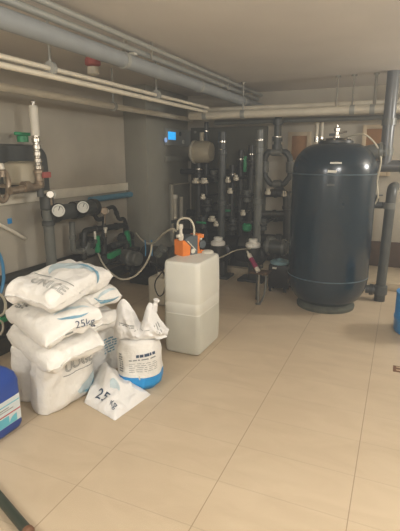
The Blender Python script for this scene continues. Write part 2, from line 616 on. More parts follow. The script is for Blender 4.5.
# left rear standing sack
s2 = Sack(.44, .42, .17, place((-2.09, 2.08, .2), (0.05, 0.0, 1), (.25, -1, 0)), 2, zmin=.004, post=press(.365), flap=.015)
s2.build('salt_sack', M['bag'], 'white standing sack at far left of the pile, behind the blue canister', GS)
s2.stamp(shape2([(-.03, -.05), (.03, -.05), (.03, .05), (-.03, .05)], ), 'printed_box', 'inkp', (-.08, -.06), -PI / 2)
s2.stamp(strokes(4, .1, .07, 3), 'small_print', 'inkg', (.06, .0), -PI / 2)
# standing sack behind
s3 = Sack(.46, .38, .18, place((-1.84, 2.48, .21), (0.03, 0.02, 1), (-.1, -1, 0)), 3, zmin=.004, post=press(.36), flap=.015)
s3.build('salt_sack', M['bag'], 'white standing sack between the front sack and the blue-bottomed sack', GS)
s3.stamp(strokes(6, .12, .12, 5, thick=.55), 'small_print', 'inkm', (.02, .05), -PI / 2)
s3.stamp(text_faces('II', .07), 'printed_lettering', 'inkg', (.13, -.04), -PI / 2)


def sag(k, kx=0, ky=0):
    def f(p):
        p.z -= k * (p.x ** 2) + kx * p.x + ky * p.y
        return p
    return f


def drape(k, ky, kx, W, L):
    def f(p):
        p.z -= k * p.x ** 2 + ky * max(0, .5 - p.y / W) ** 2 + kx * max(0, .5 + p.x / L) ** 2
        return p
    return f


# -- third layer: lies across the standing sacks
ax = V((-.6, .27, 0)).normalized()
ay = V((-ax.y, ax.x, 0))
c3 = V((-1.66, 1.69, 0)) + ax * .31 - ay * .18
s4 = Sack(.62, .365, .122, place((c3.x + .02, c3.y, .475), -ax, -ay), 4, bend=drape(.1, .07, .03, .365, .62), wr=.014)
s4.build('salt_sack', M['bag'], 'white sack lying flat across the standing sacks, third from the top', GS)
s4.stamp(strokes(4, .14, .09, 8), 'small_print', 'inkg', (-.12, -.09), 0)
# -- second layer
c2 = V((-1.69, 1.685, 0)) + ax * .305 - ay * .18
s5 = Sack(.60, .365, .128, place((c2.x + .045, c2.y + .01, .632), -ax, -ay), 5, bend=drape(.1, .08, .03, .365, .60), wr=.014)
s5.build('salt_sack', M['bag'], 'white sack under the topmost sack, marked 25kg on its front edge', GS)
s5.stamp(strokes(5, .16, .1, 9), 'small_print', 'inkg', (-.14, -.10), 0)
# -- top sack
def droop(p):
    p.z -= .06 * p.x ** 2 + .055 * max(0, .5 - p.x / .62) ** 2 + .02 * max(0, .5 - p.y / .38) ** 2
    return p


s6 = Sack(.53, .375, .138, place((-1.815, 2.05, .785), (.06, 1, .0), (-1, .06, .0)), 6, bend=droop, wr=.012)
s6.build('salt_sack', M['bag'], 'topmost white sack of the pile, with a blue wave print', GS)
# -- right hand second and third layer sacks, end on
s7 = Sack(.46, .34, .132, place((-1.87, 2.28, .622), (-.95, .25, .0), (-.25, -.95, 0)), 7, bend=sag(.1), wr=.010)
s7.build('salt_sack', M['bag'], 'plump white sack end-on under the right edge of the topmost sack', GS)
s8 = Sack(.46, .34, .12, place((-1.87, 2.28, .465), (-.95, .25, .0), (-.25, -.95, 0)), 8, bend=sag(.1), wr=.010)
s8.build('salt_sack', M['bag'], 'white sack end-on at the back of pile, resting on the standing sacks', GS)
# -- round sack with the blue bottom
bc = V((-1.505, 2.41, 0))


def round_sack():
    root = thing('chemical_sack', bc, 'plump upright white sack with a bright blue bottom band', 'sack')
    def surf(a, h, off=0):
        k = h / .34
        r = .142 * (1 - .18 * max(0, k - .7) / .3) * (1 - .25 * max(0, .12 - k) / .12)
        q = V((math.cos(a) * 2, math.sin(a) * 2, h * 8))
        r += .008 * noise.noise(q * 1.1) + .004 * noise.noise(q * 3)
        e = 1 + .10 * abs(math.cos(2 * (a + .4)))
        return bc + V((math.cos(a) * (r * e + off), math.sin(a) * (r * e + off), h))
    def band(h0, h1, n, caps=(False, False)):
        mb = MB()
        rs = []
        for i in range(n + 1):
            h = h0 + (h1 - h0) * i / n
            rs.append([mb.bm.verts.new(surf(2 * PI * k / 48, h)) for k in range(48)])
        mb.skin(rs, *caps)
        return mb
    band(.105, .34, 12, (False, True)).build('sack_body', 'bag', root, smooth=180)
    band(0.002, .105, 6, (True, False)).build('blue_band', 'inkb', root, 'bright blue printed bottom of the white sack', smooth=180)
    def stamp(bm2, nm, m, a0, h0, tilt=0):
        bmesh.ops.triangulate(bm2, faces=bm2.faces[:])
        for w in bm2.verts:
            w.co = surf(a0 + w.co.x / .16, h0 + w.co.y + tilt * w.co.x, .004)
        mb = MB(); mb.bm.free(); mb.bm = bm2
        mb.build(nm, m, root)
    A = -PI / 2 + .6
    stamp(strokes(1, .15, .02, 3, gap=.006, thick=.9), 'bold_print', 'ink', A + .25, .262, .1)
    stamp(strokes(1, .2, .014, 4, thick=.6), 'line_print', 'inkg', A + .1, .235, .08)
    stamp(strokes(5, .2, .07, 6, thick=.25), 'small_print', 'inkg', A + .1, .18, .05)
    stamp(strokes(8, .035, .13, 7, thick=.6), 'side_print', 'inkg', A - .95, .2, 0)
    stamp(shape2([(-.005, -.09), (.005, -.09), (.005, .0), (-.005, .0)]), 'white_tie', 'white', A - .1, .12)
round_sack()

# -- crumpled sack lying on the round sack
def crumpled():
    c = V((-1.50, 2.40, .342))
    root = thing('empty_sack', c, 'crumpled near-empty white sack lying on top of the blue-bottomed sack', 'sack')
    e1, e2 = RT, HD
    nu, nv = 30, 20
    def top(u, v):
        # outline: two humps with a dip, a raised spout at the right
        h = .15 + .10 * math.exp(-((u + .6) / .3) ** 2) + .075 * math.exp(-((u - .35) / .22) ** 2) - .075 * math.exp(-((u - .0) / .14) ** 2)
        h *= (1 - .75 * max(0, u - .5) / .5) * (1 - .35 * max(0, -.8 - u) / .2)
        return h
    mb = MB()
    grids = []
    for side in (1, -1):
        g = []
        for i in range(nu + 1):
            u = -1 + 2 * i / nu
            row = []
            for j in range(nv + 1):
                k = j / nv
                z = top(u, k) * k
                base = .045 * max(0, u) * (1 - k)
                bulge = .07 * math.sin(PI * min(1, k * .8 + .16)) * (1 - abs(u) ** 4) ** .5
                q = V((u * 3, k * 3 + 4, side * 2.0))
                n1 = .03 * noise.noise(q) + .014 * noise.noise(q * 2.6) + .012 * (1 - abs(noise.noise(q * 1.7))) ** 4
                ed = (1 - abs(u) ** 6) * min(1, 3 * (1 - k) + .05)
                back = .05 * k
                x = .175 * u + .01 * k * u + .012
                row.append(mb.bm.verts.new(c + e1 * x + e2 * (-side * (bulge + n1) * ed + back - .03) + V((0, 0, .004 + z - base * 0 + .008 * noise.noise(q * 2)))))
            g.append(row)
        for i in range(nu):
            for j in range(nv):
                q = (g[i][j], g[i + 1][j], g[i + 1][j + 1], g[i][j + 1])
                mb.bm.faces.new(q if side < 0 else q[::-1])
        grids.append(g)
    bmesh.ops.remove_doubles(mb.bm, verts=mb.bm.verts[:], dist=.004)
    for w in mb.bm.verts: w.co.z = max(w.co.z, c.z + .002)
    o = mb.build('sack_body', 'bag2', root, smooth=60)
    # twisted spout corner
    q = c + e1 * .105 + V((0, 0, .2)) + e2 * .02
    MB().lathe(q, [(.028, -.03), (.018, .01), (.012, .03), (.022, .05), (.012, .058)], (.35, .0, 1), 12).build('twisted_corner', 'bag2', root)
    # print
    def fr(x, z, d): return c + e1 * x + V((0, 0, z)) - e2 * d
    R = random.Random(4)
    import_faces = [f for f in o.data.polygons]
    from mathutils.bvhtree import BVHTree
    bv = BVHTree.FromPolygons([w.co + c for w in o.data.vertices], [tuple(f.vertices) for f in o.data.polygons])
    def proj(bm2, nm, m, x0, z0, ang):
        bmesh.ops.triangulate(bm2, faces=bm2.faces[:])
        ca, sa = math.cos(ang), math.sin(ang)
        for w in bm2.verts:
            st = fr(x0 + w.co.x * ca - w.co.y * sa, z0 + w.co.x * sa + w.co.y * ca, .4)
            h = bv.ray_cast(st, e2)
            w.co = (h[0] if h[0] is not None else st + e2 * .4) - e2 * .004
        mb = MB(); mb.bm.free(); mb.bm = bm2
        mb.build(nm, m, root)
    proj(strokes(2, .10, .025, 2, gap=.005, thick=.5), 'bold_print', 'inkg', -.07, .1, -.25)
    proj(strokes(1, .1, .008, 3, thick=.5), 'line_print', 'inkg', .03, .07, .1)
    proj(strokes(3, .08, .03, 5, thick=.4), 'small_print', 'inkg', .135, .07, -1.1)
crumpled()

# -- open flat sack on the floor in front
def open_sack():
    c00, c10, c11, c01 = P(84, 403, Z=.0), P(115, 421, Z=.0), P(151, 395, Z=.0), P(101, 367, Z=.09)
    c = (c00 + c11) / 2; c.z = 0
    root = thing('empty_sack', c, 'near-empty white sack lying flat on the floor, marked 25kg', 'sack')
    nu, nv = 30, 26
    def pt(u, v, side, off=0):
        p = c00 * (1 - u) * (1 - v) + c10 * u * (1 - v) + c11 * u * v + c01 * (1 - u) * v
        e = (max(0, 1 - abs(2 * u - 1) ** 5) * max(0, 1 - abs(2 * v - 1) ** 4)) ** .5
        q = V((u * 4 + 3, v * 4, 1.3))
        lump = .09 * math.exp(-(((u - .42) / .24) ** 2 + ((v - .58) / .2) ** 2)) + .04 + .05 * math.exp(-(((u - .15) / .18) ** 2 + ((v - .85) / .25) ** 2))
        fold = .03 * (1 - abs(noise.noise(q * .9))) ** 5 + .012 * noise.noise(q * 1.8)
        z = p.z * 1.0
        z = max(0, p.z) + (lump + fold) * e + .004 if side > 0 else max(0, p.z) * .5 + .002
        z += .004 * (noise.noise(q * 3) + .3) * (side > 0)
        return V((p.x, p.y, max(z + off, .002 if side < 0 else .004)))
    mb = MB()
    for side in (1, -1):
        g = [[mb.bm.verts.new(pt(i / nu, j / nv, side)) for j in range(nv + 1)] for i in range(nu + 1)]
        for i in range(nu):
            for j in range(nv):
                q = (g[i][j], g[i + 1][j], g[i + 1][j + 1], g[i][j + 1])
                mb.bm.faces.new(q if side > 0 else q[::-1])
    bmesh.ops.remove_doubles(mb.bm, verts=mb.bm.verts[:], dist=.0045)
    mb.build('sack_body', 'bag2', root, smooth=70)
    def stamp(bm2, nm, m, u0, v0, su, sv, rot=0):
        bmesh.ops.triangulate(bm2, faces=bm2.faces[:])
        for _ in range(3):
            lg = [e for e in bm2.edges if e.calc_length() > .03]
            if lg: bmesh.ops.subdivide_edges(bm2, edges=lg, cuts=1)
            bmesh.ops.triangulate(bm2, faces=bm2.faces[:])
        for w in bm2.verts:
            w.co = pt(u0 + w.co.x * su, v0 + w.co.y * sv, 1, .005)
        mb = MB(); mb.bm.free(); mb.bm = bm2
        mb.build(nm, m, root)
    stamp(text_faces('25', .135), 'printed_weight', 'ink', .45, .20, 2.6, 2.2)
    stamp(text_faces('kg', .075), 'printed_unit', 'ink', .80, .16, 2.4, 2.0)
    stamp(shape2(crescent(0, 0, .05, .05, 0, 4, .7)), 'wave_print', 'inkp', .6, .45, 2, 2)
open_sack()

# 25kg marking on the second sack's front edge and blue waves on ends, put on by ray onto the bodies
from mathutils.bvhtree import BVHTree


def decal(sack, bm2, nm, m, px, py, scale, ang, nudge=.004, shear=0):
    """prints a drawing on the sack where the photo shows it, on the sack's own surface"""
    body = [o for o in sack.root.children if o.name.startswith('sack_body')][0]
    w0 = wl(body)
    bv = BVHTree.FromPolygons([v.co + w0 for v in body.data.vertices], [tuple(f.vertices) for f in body.data.polygons])
    d0 = (RT * ((px - CX) / F_PX) + UP * ((CY - py) / F_PX) + FW).normalized()
    h = bv.ray_cast(EYEP, d0)
    if h[0] is None:
        print('decal missed', nm, px, py); bm2.free(); return
    pos, nrm = h[0], h[1]
    if nrm.dot(d0) > 0: nrm = -nrm
    nrm = (nrm * .5 - d0 * .5).normalized()
    r = RT - nrm * RT.dot(nrm); r.normalize()
    u = nrm.cross(r)
    a = r * math.cos(ang) + u * math.sin(ang)
    b = -r * math.sin(ang) + u * math.cos(ang)
    bmesh.ops.triangulate(bm2, faces=bm2.faces[:])
    for _ in range(3):
        lg = [e for e in bm2.edges if e.calc_length() * scale > .02]
        if lg: bmesh.ops.subdivide_edges(bm2, edges=lg, cuts=1)
        bmesh.ops.triangulate(bm2, faces=bm2.faces[:])
    for w in bm2.verts:
        q = pos + a * w.co.x * scale + b * w.co.y * scale + nrm * .15
        hh = bv.ray_cast(q, -nrm)
        w.co = (hh[0] if hh[0] is not None else q - nrm * .15) + nrm * nudge
    mb = MB(); mb.bm.free(); mb.bm = bm2
    mb.build(nm, m, sack.root)


decal(s6, text_faces('UNICE', .08, .0013), 'printed_lettering', 'inkg', 48, 284, 1, -.45)
decal(s6, shape2([(-.16, -.003), (.16, -.003), (.16, .003), (-.16, .003)]), 'printed_line', 'inkg', 56, 279, 1, -.45)
decal(s6, shape2(crescent(0, 0, .13, .12, .3, 3.9, .8)), 'wave_print', 'inkp', 71, 270, 1, -.3)
decal(s6, shape2(crescent(0, 0, .14, .09, -.2, 1.9, .2)), 'wave_stroke', 'inkm', 77, 271, 1, -.3, nudge=.006)
decal(s5, text_faces('25kg', .06), 'printed_weight', 'ink', 85, 323, 1, .15)
decal(s5, shape2(crescent(0, 0, .1, .05, .2, 3.0, .5)), 'wave_print', 'inkp', 72, 312, 1, .3)
decal(s5, shape2(crescent(0, 0, .09, .03, 3.3, 6.0, .6)), 'wave_stroke', 'inkm', 73, 314, 1, .3)
decal(s7, shape2(crescent(0, 0, .08, .04, .2, 3.0, .5)), 'wave_print', 'inkp', 107, 296, 1, .4)
decal(s7, shape2(crescent(0, 0, .08, .03, 3.3, 6.0, .7)), 'wave_stroke', 'inkm', 107, 299, 1, .4)
decal(s7, shape2([(-.025, -.04), (.025, -.035), (.02, .04), (-.02, .035)]), 'blue_patch', 'inkb', 116.5, 303, 1, .1)
decal(s5, strokes(1, .06, .014, 2, thick=.8), 'line_print', 'inkg', 70, 333, 1, .2)

# ------------------------------------------------------------------ blue canister at the left edge
cr = P(21, 425, Z=0)
X1, Y1 = cr.x + .02, cr.y + .02
X0, Y0 = X1 - .25, Y1 - .28
HC = .385
t = thing('jerry_can', ((X0 + X1) / 2, (Y0 + Y1) / 2, 0), 'blue plastic canister with a white and teal label, standing beside the sacks', 'canister')
mb = MB()
prof = [(0, .03, .012), (.006, .012, .004), (.03, 0, 0), (HC - .09, 0, 0), (HC - .05, .012, .012), (HC - .02, .04, .04), (HC - .008, .06, .06), (HC, .085, .085)]
rings = []
for z, ix, iy in prof:
    a, b = (X1 - X0) / 2 - ix, (Y1 - Y0) / 2 - iy
    rr = .045
    ring = []
    for k in range(40):
        th = 2 * PI * k / 40
        ex = .35
        ring.append(mb.bm.verts.new(((X0 + X1) / 2 + a * math.copysign(abs(math.cos(th)) ** ex, math.cos(th)), (Y0 + Y1) / 2 + b * math.copysign(abs(math.sin(th)) ** ex, math.sin(th)), z)))
    rings.append(ring)
mb.skin(rings)
mb.build('canister_body', 'can', t, smooth=50)
mb = MB().elbowed([((X0 + X1) / 2, Y0 + .08, HC - .01), ((X0 + X1) / 2, Y0 + .08, HC + .045), ((X0 + X1) / 2, Y1 - .1, HC + .045), ((X0 + X1) / 2, Y1 - .1, HC - .01)], .015)
mb.build('handle', 'can', t)
MB().lathe(((X0 + X1) / 2, Y0 + .05, HC - .02), [(.03, 0), (.03, .03), (.028, .05), (.02, .055)]).build('screw_cap', 'black', t)
xx = X1 + .0015
y0l, y1l = Y0 + .03, Y1 - .03
z0l, z1l = .065, .215
lab = MB().box((X1 - .003, y0l, z0l), (xx, y1l, z1l)).build('label_sticker', 'labw', t, 'white label with a teal curve and red stripe')
for (nm, m, za, zb, ya_, yb2) in (('teal_field', 'labt', z0l + .002, z0l + .055, y0l + .003, y1l - .085), ('teal_line', 'labt', z1l - .032, z1l - .026, y0l + .003, y1l - .003), ('red_stripe', 'labr', z0l + .062, z0l + .069, y0l + .003, y1l - .003)):
    MB().box((X1, ya_, za), (xx + .001, yb2, zb)).build(nm, m, lab)
mb = MB(); pts = [(xx + .0005, y1l - .085 + .0, z0l + .002)] + [(xx + .0005, y1l - .085 + .055 * (1 - math.cos(k * PI / 16)) - 0, z0l + .002 + .045 * math.sin(k * PI / 16)) for k in range(1, 9)] + [(xx + .0005, y1l - .03, z0l + .002)]
mb.poly(pts).build('teal_curve', 'labt', lab)
MB().box((X1, y0l + .02, z1l - .05), (xx + .001, y1l - .08, z1l - .044)).box((X1, y0l + .02, z1l - .062), (xx + .001, y1l - .05, z1l - .057)).build('label_print', 'inkg', lab)

# ------------------------------------------------------------------ white dosing tank with pump
TX0, TX1, TY0, TY1, TH = -1.605, -1.295, 2.925, 3.37, .735
t = thing('dosing_tank', ((TX0 + TX1) / 2, (TY0 + TY1) / 2, 0), 'tall translucent white plastic tank carrying an orange pump', 'tank')


def rrect_ring(mb, x0, x1, y0, y1, z, r, n=6, cut=None):
    out = []
    for (cx_, cy_, a0) in ((x1 - r, y1 - r, 0), (x0 + r, y1 - r, PI / 2), (x0 + r, y0 + r, PI), (x1 - r, y0 + r, 1.5 * PI)):
        for k in range(n + 1):
            a = a0 + PI / 2 * k / n
            out.append(mb.bm.verts.new((cx_ + r * math.cos(a), cy_ + r * math.sin(a), z)))
    return out


def tank_bands(zs):
    mb = MB()
    rs = []
    for z, ins in zs:
        rs.append(rrect_ring(mb, TX0 + ins, TX1 - ins, TY0 + ins, TY1 - ins, z, .04))
    return mb, rs


mb, rs = tank_bands([(.0, .022), (.012, .008), (.04, .004), (.20, .0), (.325, .002)])
mb.skin(rs, True, False); mb.build('lower_shell', 'liq', t, 'yellowish lower wall where the liquid shows through', smooth=40)
mb, rs = tank_bands([(.325, .002), (.329, .0035), (.337, .0035), (.341, .0015), (.41, .001), (.414, .0025), (.422, .0025), (.426, .001), (.52, .001), (.69, .004), (.715, .006)])
mb.skin(rs, False, False); mb.build('upper_shell', 'tankw', t, smooth=40)
mb, rs = tank_bands([(.712, .006), (.725, .008), (.735, .014), (.738, .03)])
mb.skin(rs); mb.build('tank_lid', 'tankw', t, smooth=40)
MB().lathe((-1.40, 3.33, .736), [(.05, 0), (.05, .012), (.04, .02)]).build('filler_cap', 'white', t)

pc = P(191, 253, Z=.74)
b0 = P(176, 256, Z=.74); b1 = P(200, 252, Z=.74)
dv = (b1 - b0); dv.z = 0; dvn = dv.normalized(); dw = V((-dvn.y, dvn.x, 0)); Rz = Matrix((dvn, dw, V((0, 0, 1)))).transposed()
ZT = .738
t = thing('dosing_pump', (pc.x, pc.y, ZT), 'orange and slate-grey dosing pump mounted on the white tank lid', 'pump')
# local frame: e=dvn along, w=dw back
def Lp(a, b, z): return V((pc.x, pc.y, ZT)) + dvn * a + dw * b + V((0, 0, z))
def lbox(mb, a0, a1, b0_, b1_, z0, z1, bev=.004):
    lo, hi = V((a0, b0_, z0)), V((a1, b1_, z1))
    tmp = MB().box(lo, hi, bev)
    for w in tmp.bm.verts: w.co = Lp(*w.co)
    mb.add(tmp.bm)
    return mb
def lprism(mb, pts, b0_, b1_):
    f = [mb.bm.verts.new(Lp(a, b0_, z)) for a, z in pts]
    g = [mb.bm.verts.new(Lp(a, b1_, z)) for a, z in pts]
    n = len(pts)
    mb.bm.faces.new(f[::-1]); mb.bm.faces.new(g)
    for k in range(n): mb.bm.faces.new((f[k], f[(k + 1) % n], g[(k + 1) % n], g[k]))
    return mb
lprism(MB(), [(-.125, 0), (-.055, 0), (-.045, .07), (-.105, .125), (-.125, .12)], -.055, .055).build('orange_base', 'orange', t, 'orange wedge-shaped side of the pump')
lprism(MB(), [(-.1, .125), (-.042, .066), (-.042, .0), (.028, .0), (.03, .15), (-.06, .15)], -.05, .05).build('pump_housing', 'slate', t, 'slate grey pump body')
lbox(lbox(lbox(MB(), .03, .05, -.05, .05, 0, .15), .05, .095, -.05, .05, .12, .15), .05, .10, -.05, .05, 0, .02).box(V((0, 0, -9)), V((0.001, .001, -8.999))) if False else None
mb = MB(); lbox(mb, .03, .052, -.05, .05, 0, .155); lbox(mb, .052, .098, -.05, .05, .125, .155); lbox(mb, .052, .10, -.05, .05, 0, .022); lbox(mb, .052, .088, .02, .05, .02, .126)
mb.build('orange_bracket', 'orange', t, 'orange bracket holding the pump head')
MB().lathe(Lp(.075, -.06, .075), [(.0, 0), (.032, 0), (.032, .03), (.02, .04), (.02, .07)], dw, 18).build('pump_head', 'slate', t)
MB().cyl(Lp(.075, -.03, .1), Lp(.075, -.03, .124), .013, n=12).build('valve', 'white', t)
lprism(MB(), [(-.075, .112), (.01, .03), (.01, .036), (-.07, .116)], -.056, -.05).build('trim_strip', 'white', t)
MB().cyl(Lp(-.02, -.056, .03), Lp(-.02, -.05, .03), .02, n=16).build('stroke_knob', 'white', t)
qa = Lp(-.118, -.03, .13)
t = thing('dosing_valve', Lp(-.115, -.02, .1225), 'white plastic injection fitting standing on the orange pump', 'valve')
MB().lathe(Lp(-.115, -.02, .1225), [(.014, 0), (.02, .01), (.02, .05), (.012, .055), (.012, .09), (.018, .095), (.018, .12), (.008, .13)], n=14).build('valve_body', 'white', t)
MB().cyl(Lp(-.155, -.02, .16), Lp(-.115, -.02, .16), .012, n=10).build('side_port', 'white', t)
Yp = pc.y
ob = MB().tube([P(177.5, 230, Y=Yp), P(178, 222, Y=Yp), P(182, 218.5, Y=Yp), P(188, 218.5, Y=Yp), P(192, 222, Y=Yp), P(194, 228, Y=Yp), P(194, 236, Y=Yp)], .0085, 10).build('dosing_hose', 'hose')
tag(ob, 'short milky hose arching over the orange pump', 'hose', 'milky dosing hoses')
ob = MB().tube([P(176, 231, Y=Yp), P(172, 229, Y=Yp + .05), P(163, 234, Y=Yp + .2), P(156, 241, Y=Yp + .5), P(148, 243.5, Y=Yp + .7), P(141, 239, Y=Yp + .9), P(136, 233, Y=Yp + 1.1)], .0085, 10).build('dosing_hose', 'hose')
tag(ob, 'milky hose sagging from the pump toward the green valves', 'hose', 'milky dosing hoses')
ob = MB().tube([P(152, 243, Y=3.9), P(150, 255, Y=3.85), P(143, 268, Y=3.8), P(133, 277, Y=3.8), P(121, 279, Y=3.8), P(110, 272, Y=3.85), P(102, 262, Y=3.9), P(97, 250, Y=4.0)], .0095, 10).build('dosing_hose', 'hose')
tag(ob, 'milky hose hanging in a wide loop behind the sack pile', 'hose', 'milky dosing hoses')
ob = MB().tube([Lp(-.12, .06, .03), P(166, 262, Y=3.45), P(162, 272, Y=3.5), P(156, 280, Y=3.5), P(155, 288, Y=3.5), P(159, 296, Y=3.5), P(164, 292, Y=3.5), P(165, 278, Y=3.5), P(160, 268, Y=3.55), P(150, 262, Y=3.8), P(150, 268, Y=4.6)], .006, 8).build('power_cable', 'black')
tag(ob, 'black power cable looping down behind the white tank', 'cable')
p = P(161, 303, Z=0.0)
t = thing('canister', p, 'small off-white canister on the floor behind the white tank', 'canister')
MB().box(p + V((-.1, -.1, 0)), p + V((.1, .1, .3)), .03, 3).build('canister_body', 'offw', t)
MB().lathe(p + V((0, 0, .298)), [(.03, 0), (.03, .035), (.02, .04)]).build('screw_cap', 'white', t)
MB().elbowed([p + V((.04, -.06, .29)), p + V((.04, -.06, .35)), p + V((.04, .06, .35)), p + V((.04, .06, .29))], .012).build('handle', 'offw', t)

# ------------------------------------------------------------------ big dark tank
tc_ = P(325, 305, Z=0); tc_.z = 0
t = thing('pressure_tank', tc_, 'large dark teal cylindrical filter tank with rounded top', 'tank')
R = .396
prof = [(.2, .05), (.27, .07), (.325, .12), (.365, .19), (.387, .26), (R, .33), (R, 1.36)]
for k in range(1, 13):
    a = PI / 2 * k / 12
    prof.append((R - .235 + .235 * math.cos(a), 1.36 + .265 * math.sin(a)))
prof += [(.1, 1.632), (.0, 1.632)]
MB().lathe(tc_, prof, n=64).build('tank_shell', 'tank', t, smooth=40)
MB().lathe(tc_, [(.285, 0), (.29, .03), (.28, .05), (.25, .07), (.24, .09)], n=48).build('tank_foot', 'tankbase', t, 'dusty grey ring foot')
for z in (.345, 1.345):
    MB().lathe(tc_ + V((0, 0, z)), [(R - .005, -.008), (R + .003, -.004), (R + .003, .004), (R - .005, .008)], n=64).build('weld_band', 'weld', t, 'thin pale weld line')
MB().lathe(tc_ + V((0, 0, 1.628)), [(.16, 0), (.16, .022), (.12, .03), (.1, .045), (.05, .05)], n=32).build('top_flange', 'dgrey2', t)
for k in range(8):
    a = 2 * PI * k / 8
    MB().lathe(tc_ + V((.135 * math.cos(a), .135 * math.sin(a), 1.648)), [(.014, 0), (.014, .016), (.008, .02)], n=6).build('flange_bolt', 'chrome', t)
sd = V((-RT.x * 0, 0, 0))
def onshell(px, py, w, h, nm, m):
    # a sticker bent round the shell
    hit = None
    d = (RT * ((px - CX) / F_PX) + UP * ((CY - py) / F_PX) + FW)
    a2 = d.x ** 2 + d.y ** 2; rel = EYEP - tc_
    b2 = 2 * (rel.x * d.x + rel.y * d.y); c2_ = rel.x ** 2 + rel.y ** 2 - (R + .002) ** 2
    tt = (-b2 - math.sqrt(b2 * b2 - 4 * a2 * c2_)) / (2 * a2)
    q = EYEP + d * tt
    ang = math.atan2(q.y - tc_.y, q.x - tc_.x)
    mb = MB(); rs = []
    for k in range(9):
        a = ang + (k / 8 - .5) * w / R
        rs.append([mb.bm.verts.new((tc_.x + (R + rr) * math.cos(a), tc_.y + (R + rr) * math.sin(a), q.z + hh)) for rr, hh in ((.0005, -h / 2), (.0025, -h / 2), (.0025, h / 2), (.0005, h / 2))])
    mb.skin(rs)
    mb.build(nm, m, t)
onshell(336, 163, .10, .016, 'rating_plate', M['sticker'])
onshell(332, 171.5, .075, .022, 'rating_plate', M['sticker'])
onshell(331, 185, .07, .02, 'rating_plate', M['dgrey'])
q = tc_ + V((0, 0, 1.675))
t2 = thing('air_vent', q, 'small nickel air vent valve on top of the dark tank', 'valve')
MB().lathe(q, [(.03, 0), (.03, .02), (.018, .025), (.018, .06), (.026, .065), (.026, .09), (.012, .1), (.012, .12)], n=16).build('valve_body', 'chrome', t2)
MB().cyl(q + V((.02, 0, .045)), q + V((.09, .02, .06)), .009, n=8).build('lever', 'chrome', t2)
MB().box(q + V((-.07, -.012, .02)), q + V((-.02, .012, .045)), .004).build('side_port', 'dgrey', t2)
# shoulder fitting and white hose at the right
q = P(376, 151, Y=tc_.y + .2)
t2 = thing('inlet_cone', q - V((0, 0, .06)), 'grey cone-shaped inlet fitting at the tank shoulder', 'fitting')
MB().lathe(q + V((-.11, -.05, -.005)), [(.05, 0), (.062, .05), (.075, .13), (.085, .14), (.085, .165), (.06, .17)], (1, .1, 0), 24).build('cone_body', 'mgrey', t2)
MB().lathe(q + V((.052, -.035, -.005)), [(.06, 0), (.06, .03), (.03, .035)], (1, .1, 0), 20).build('end_nut', 'dgrey', t2)
ob = MB().tube([q + V((-.32, .05, .13)), P(362, 134, Y=tc_.y + .1), P(372, 140, Y=tc_.y + .1), P(379, 150, Y=tc_.y + .1), P(381, 160, Y=tc_.y + .1), P(380, 168, Y=tc_.y + .12), P(377, 182, Y=tc_.y + .15), P(378, 196, Y=tc_.y + .15), P(375, 204, Y=tc_.y + .2)], .008, 8).build('sample_hose', 'hose')
tag(ob, 'thin white hose curling down the right of the dark tank', 'hose')

# ------------------------------------------------------------------ pipes right of the tank
YR = 5.35
t = thing('riser_pipe', P(388, 165, Y=YR), 'thick grey vertical pipe with collar at the right edge, above the cross pipe', 'pipe')
a, b = P(389, 108, Y=YR), P(385, 165, Y=YR)
MB().cyl((b.x, YR, b.z), (b.x, YR, ZC), .062, n=24).build('pipe_run', 'rgrey', t)
for py in (122, 152):
    z = P(388, py, Y=YR).z
    MB().lathe((b.x, YR, z), [(.063, -.035), (.075, -.035), (.075, .035), (.063, .035)], n=24).build('collar', 'mgrey', t)
zc = P(388, 166, Y=YR).z
t = thing('cross_pipe', (b.x, YR, zc - .07), 'thick grey horizontal pipe entering the tank side at the right edge', 'pipe')
MB().cyl((tc_.x + .2, YR, zc), (XR - .2, YR, zc), .062, n=24).build('pipe_run', 'rgrey', t)
MB().lathe((tc_.x + .58, YR, zc), [(.063, 0), (.076, 0), (.076, .05), (.063, .05)], (1, 0, 0), 24).build('flange', 'dgrey', t)
YQ = 5.0
top_, bot = P(392, 190, Y=YQ), P(380, 292, Y=YQ)
xq = bot.x
t = thing('drain_pipe', (xq, YQ, 0), 'thick dark grey pipe with rounded elbow top standing on the floor by the tank', 'pipe')
MB().elbowed([(bot.x, YQ, .1), (top_.x, YQ, top_.z + .02), (top_.x + .02, YQ + .3, top_.z + .02)], .05, .1, 20).build('pipe_run', 'dgrey', t)
MB().lathe((xq, YQ, .075), [(.07, 0), (.07, .09), (.055, .1)], n=24).build('floor_socket', 'dgrey', t)
MB().lathe((xq, YQ, 0), [(.055, 0), (.055, .08)], n=20).build('foot', 'dgrey2', t)
MB().lathe((top_.x - .01, YQ, top_.z - .16), [(.051, -.03), (.061, -.03), (.061, .03), (.051, .03)], n=24).build('collar', 'mgrey', t)
MB().cyl((tc_.x + .36, YQ - .02, .12), (xq, YQ, .12), .045, n=16).build('tank_branch', 'dgrey', t)
MB().lathe((tc_.x + .4, YQ - .02, .12), [(.046, 0), (.06, 0), (.06, .04), (.046, .04)], (1, 0, 0), 20).build('flange', 'dgrey2', t)
q = P(376, 205, Y=YQ + .1)
t = thing('side_valve', q - V((0, 0, .04)), 'dark grey ball valve between the tank and elbow pipe', 'valve')
MB().cyl(q + V((-.16, 0, 0)), q + V((.16, 0, 0)), .035, n=16).build('valve_body', 'dgrey', t)
MB().lathe(q + V((0, 0, .02)), [(.028, 0), (.028, .05), (.018, .06), (.018, .08)], n=14).build('bonnet', 'dgrey2', t)
MB().box(q + V((-.06, -.012, .095)), q + V((.06, .012, .112)), .005).build('handle', 'mgrey', t)
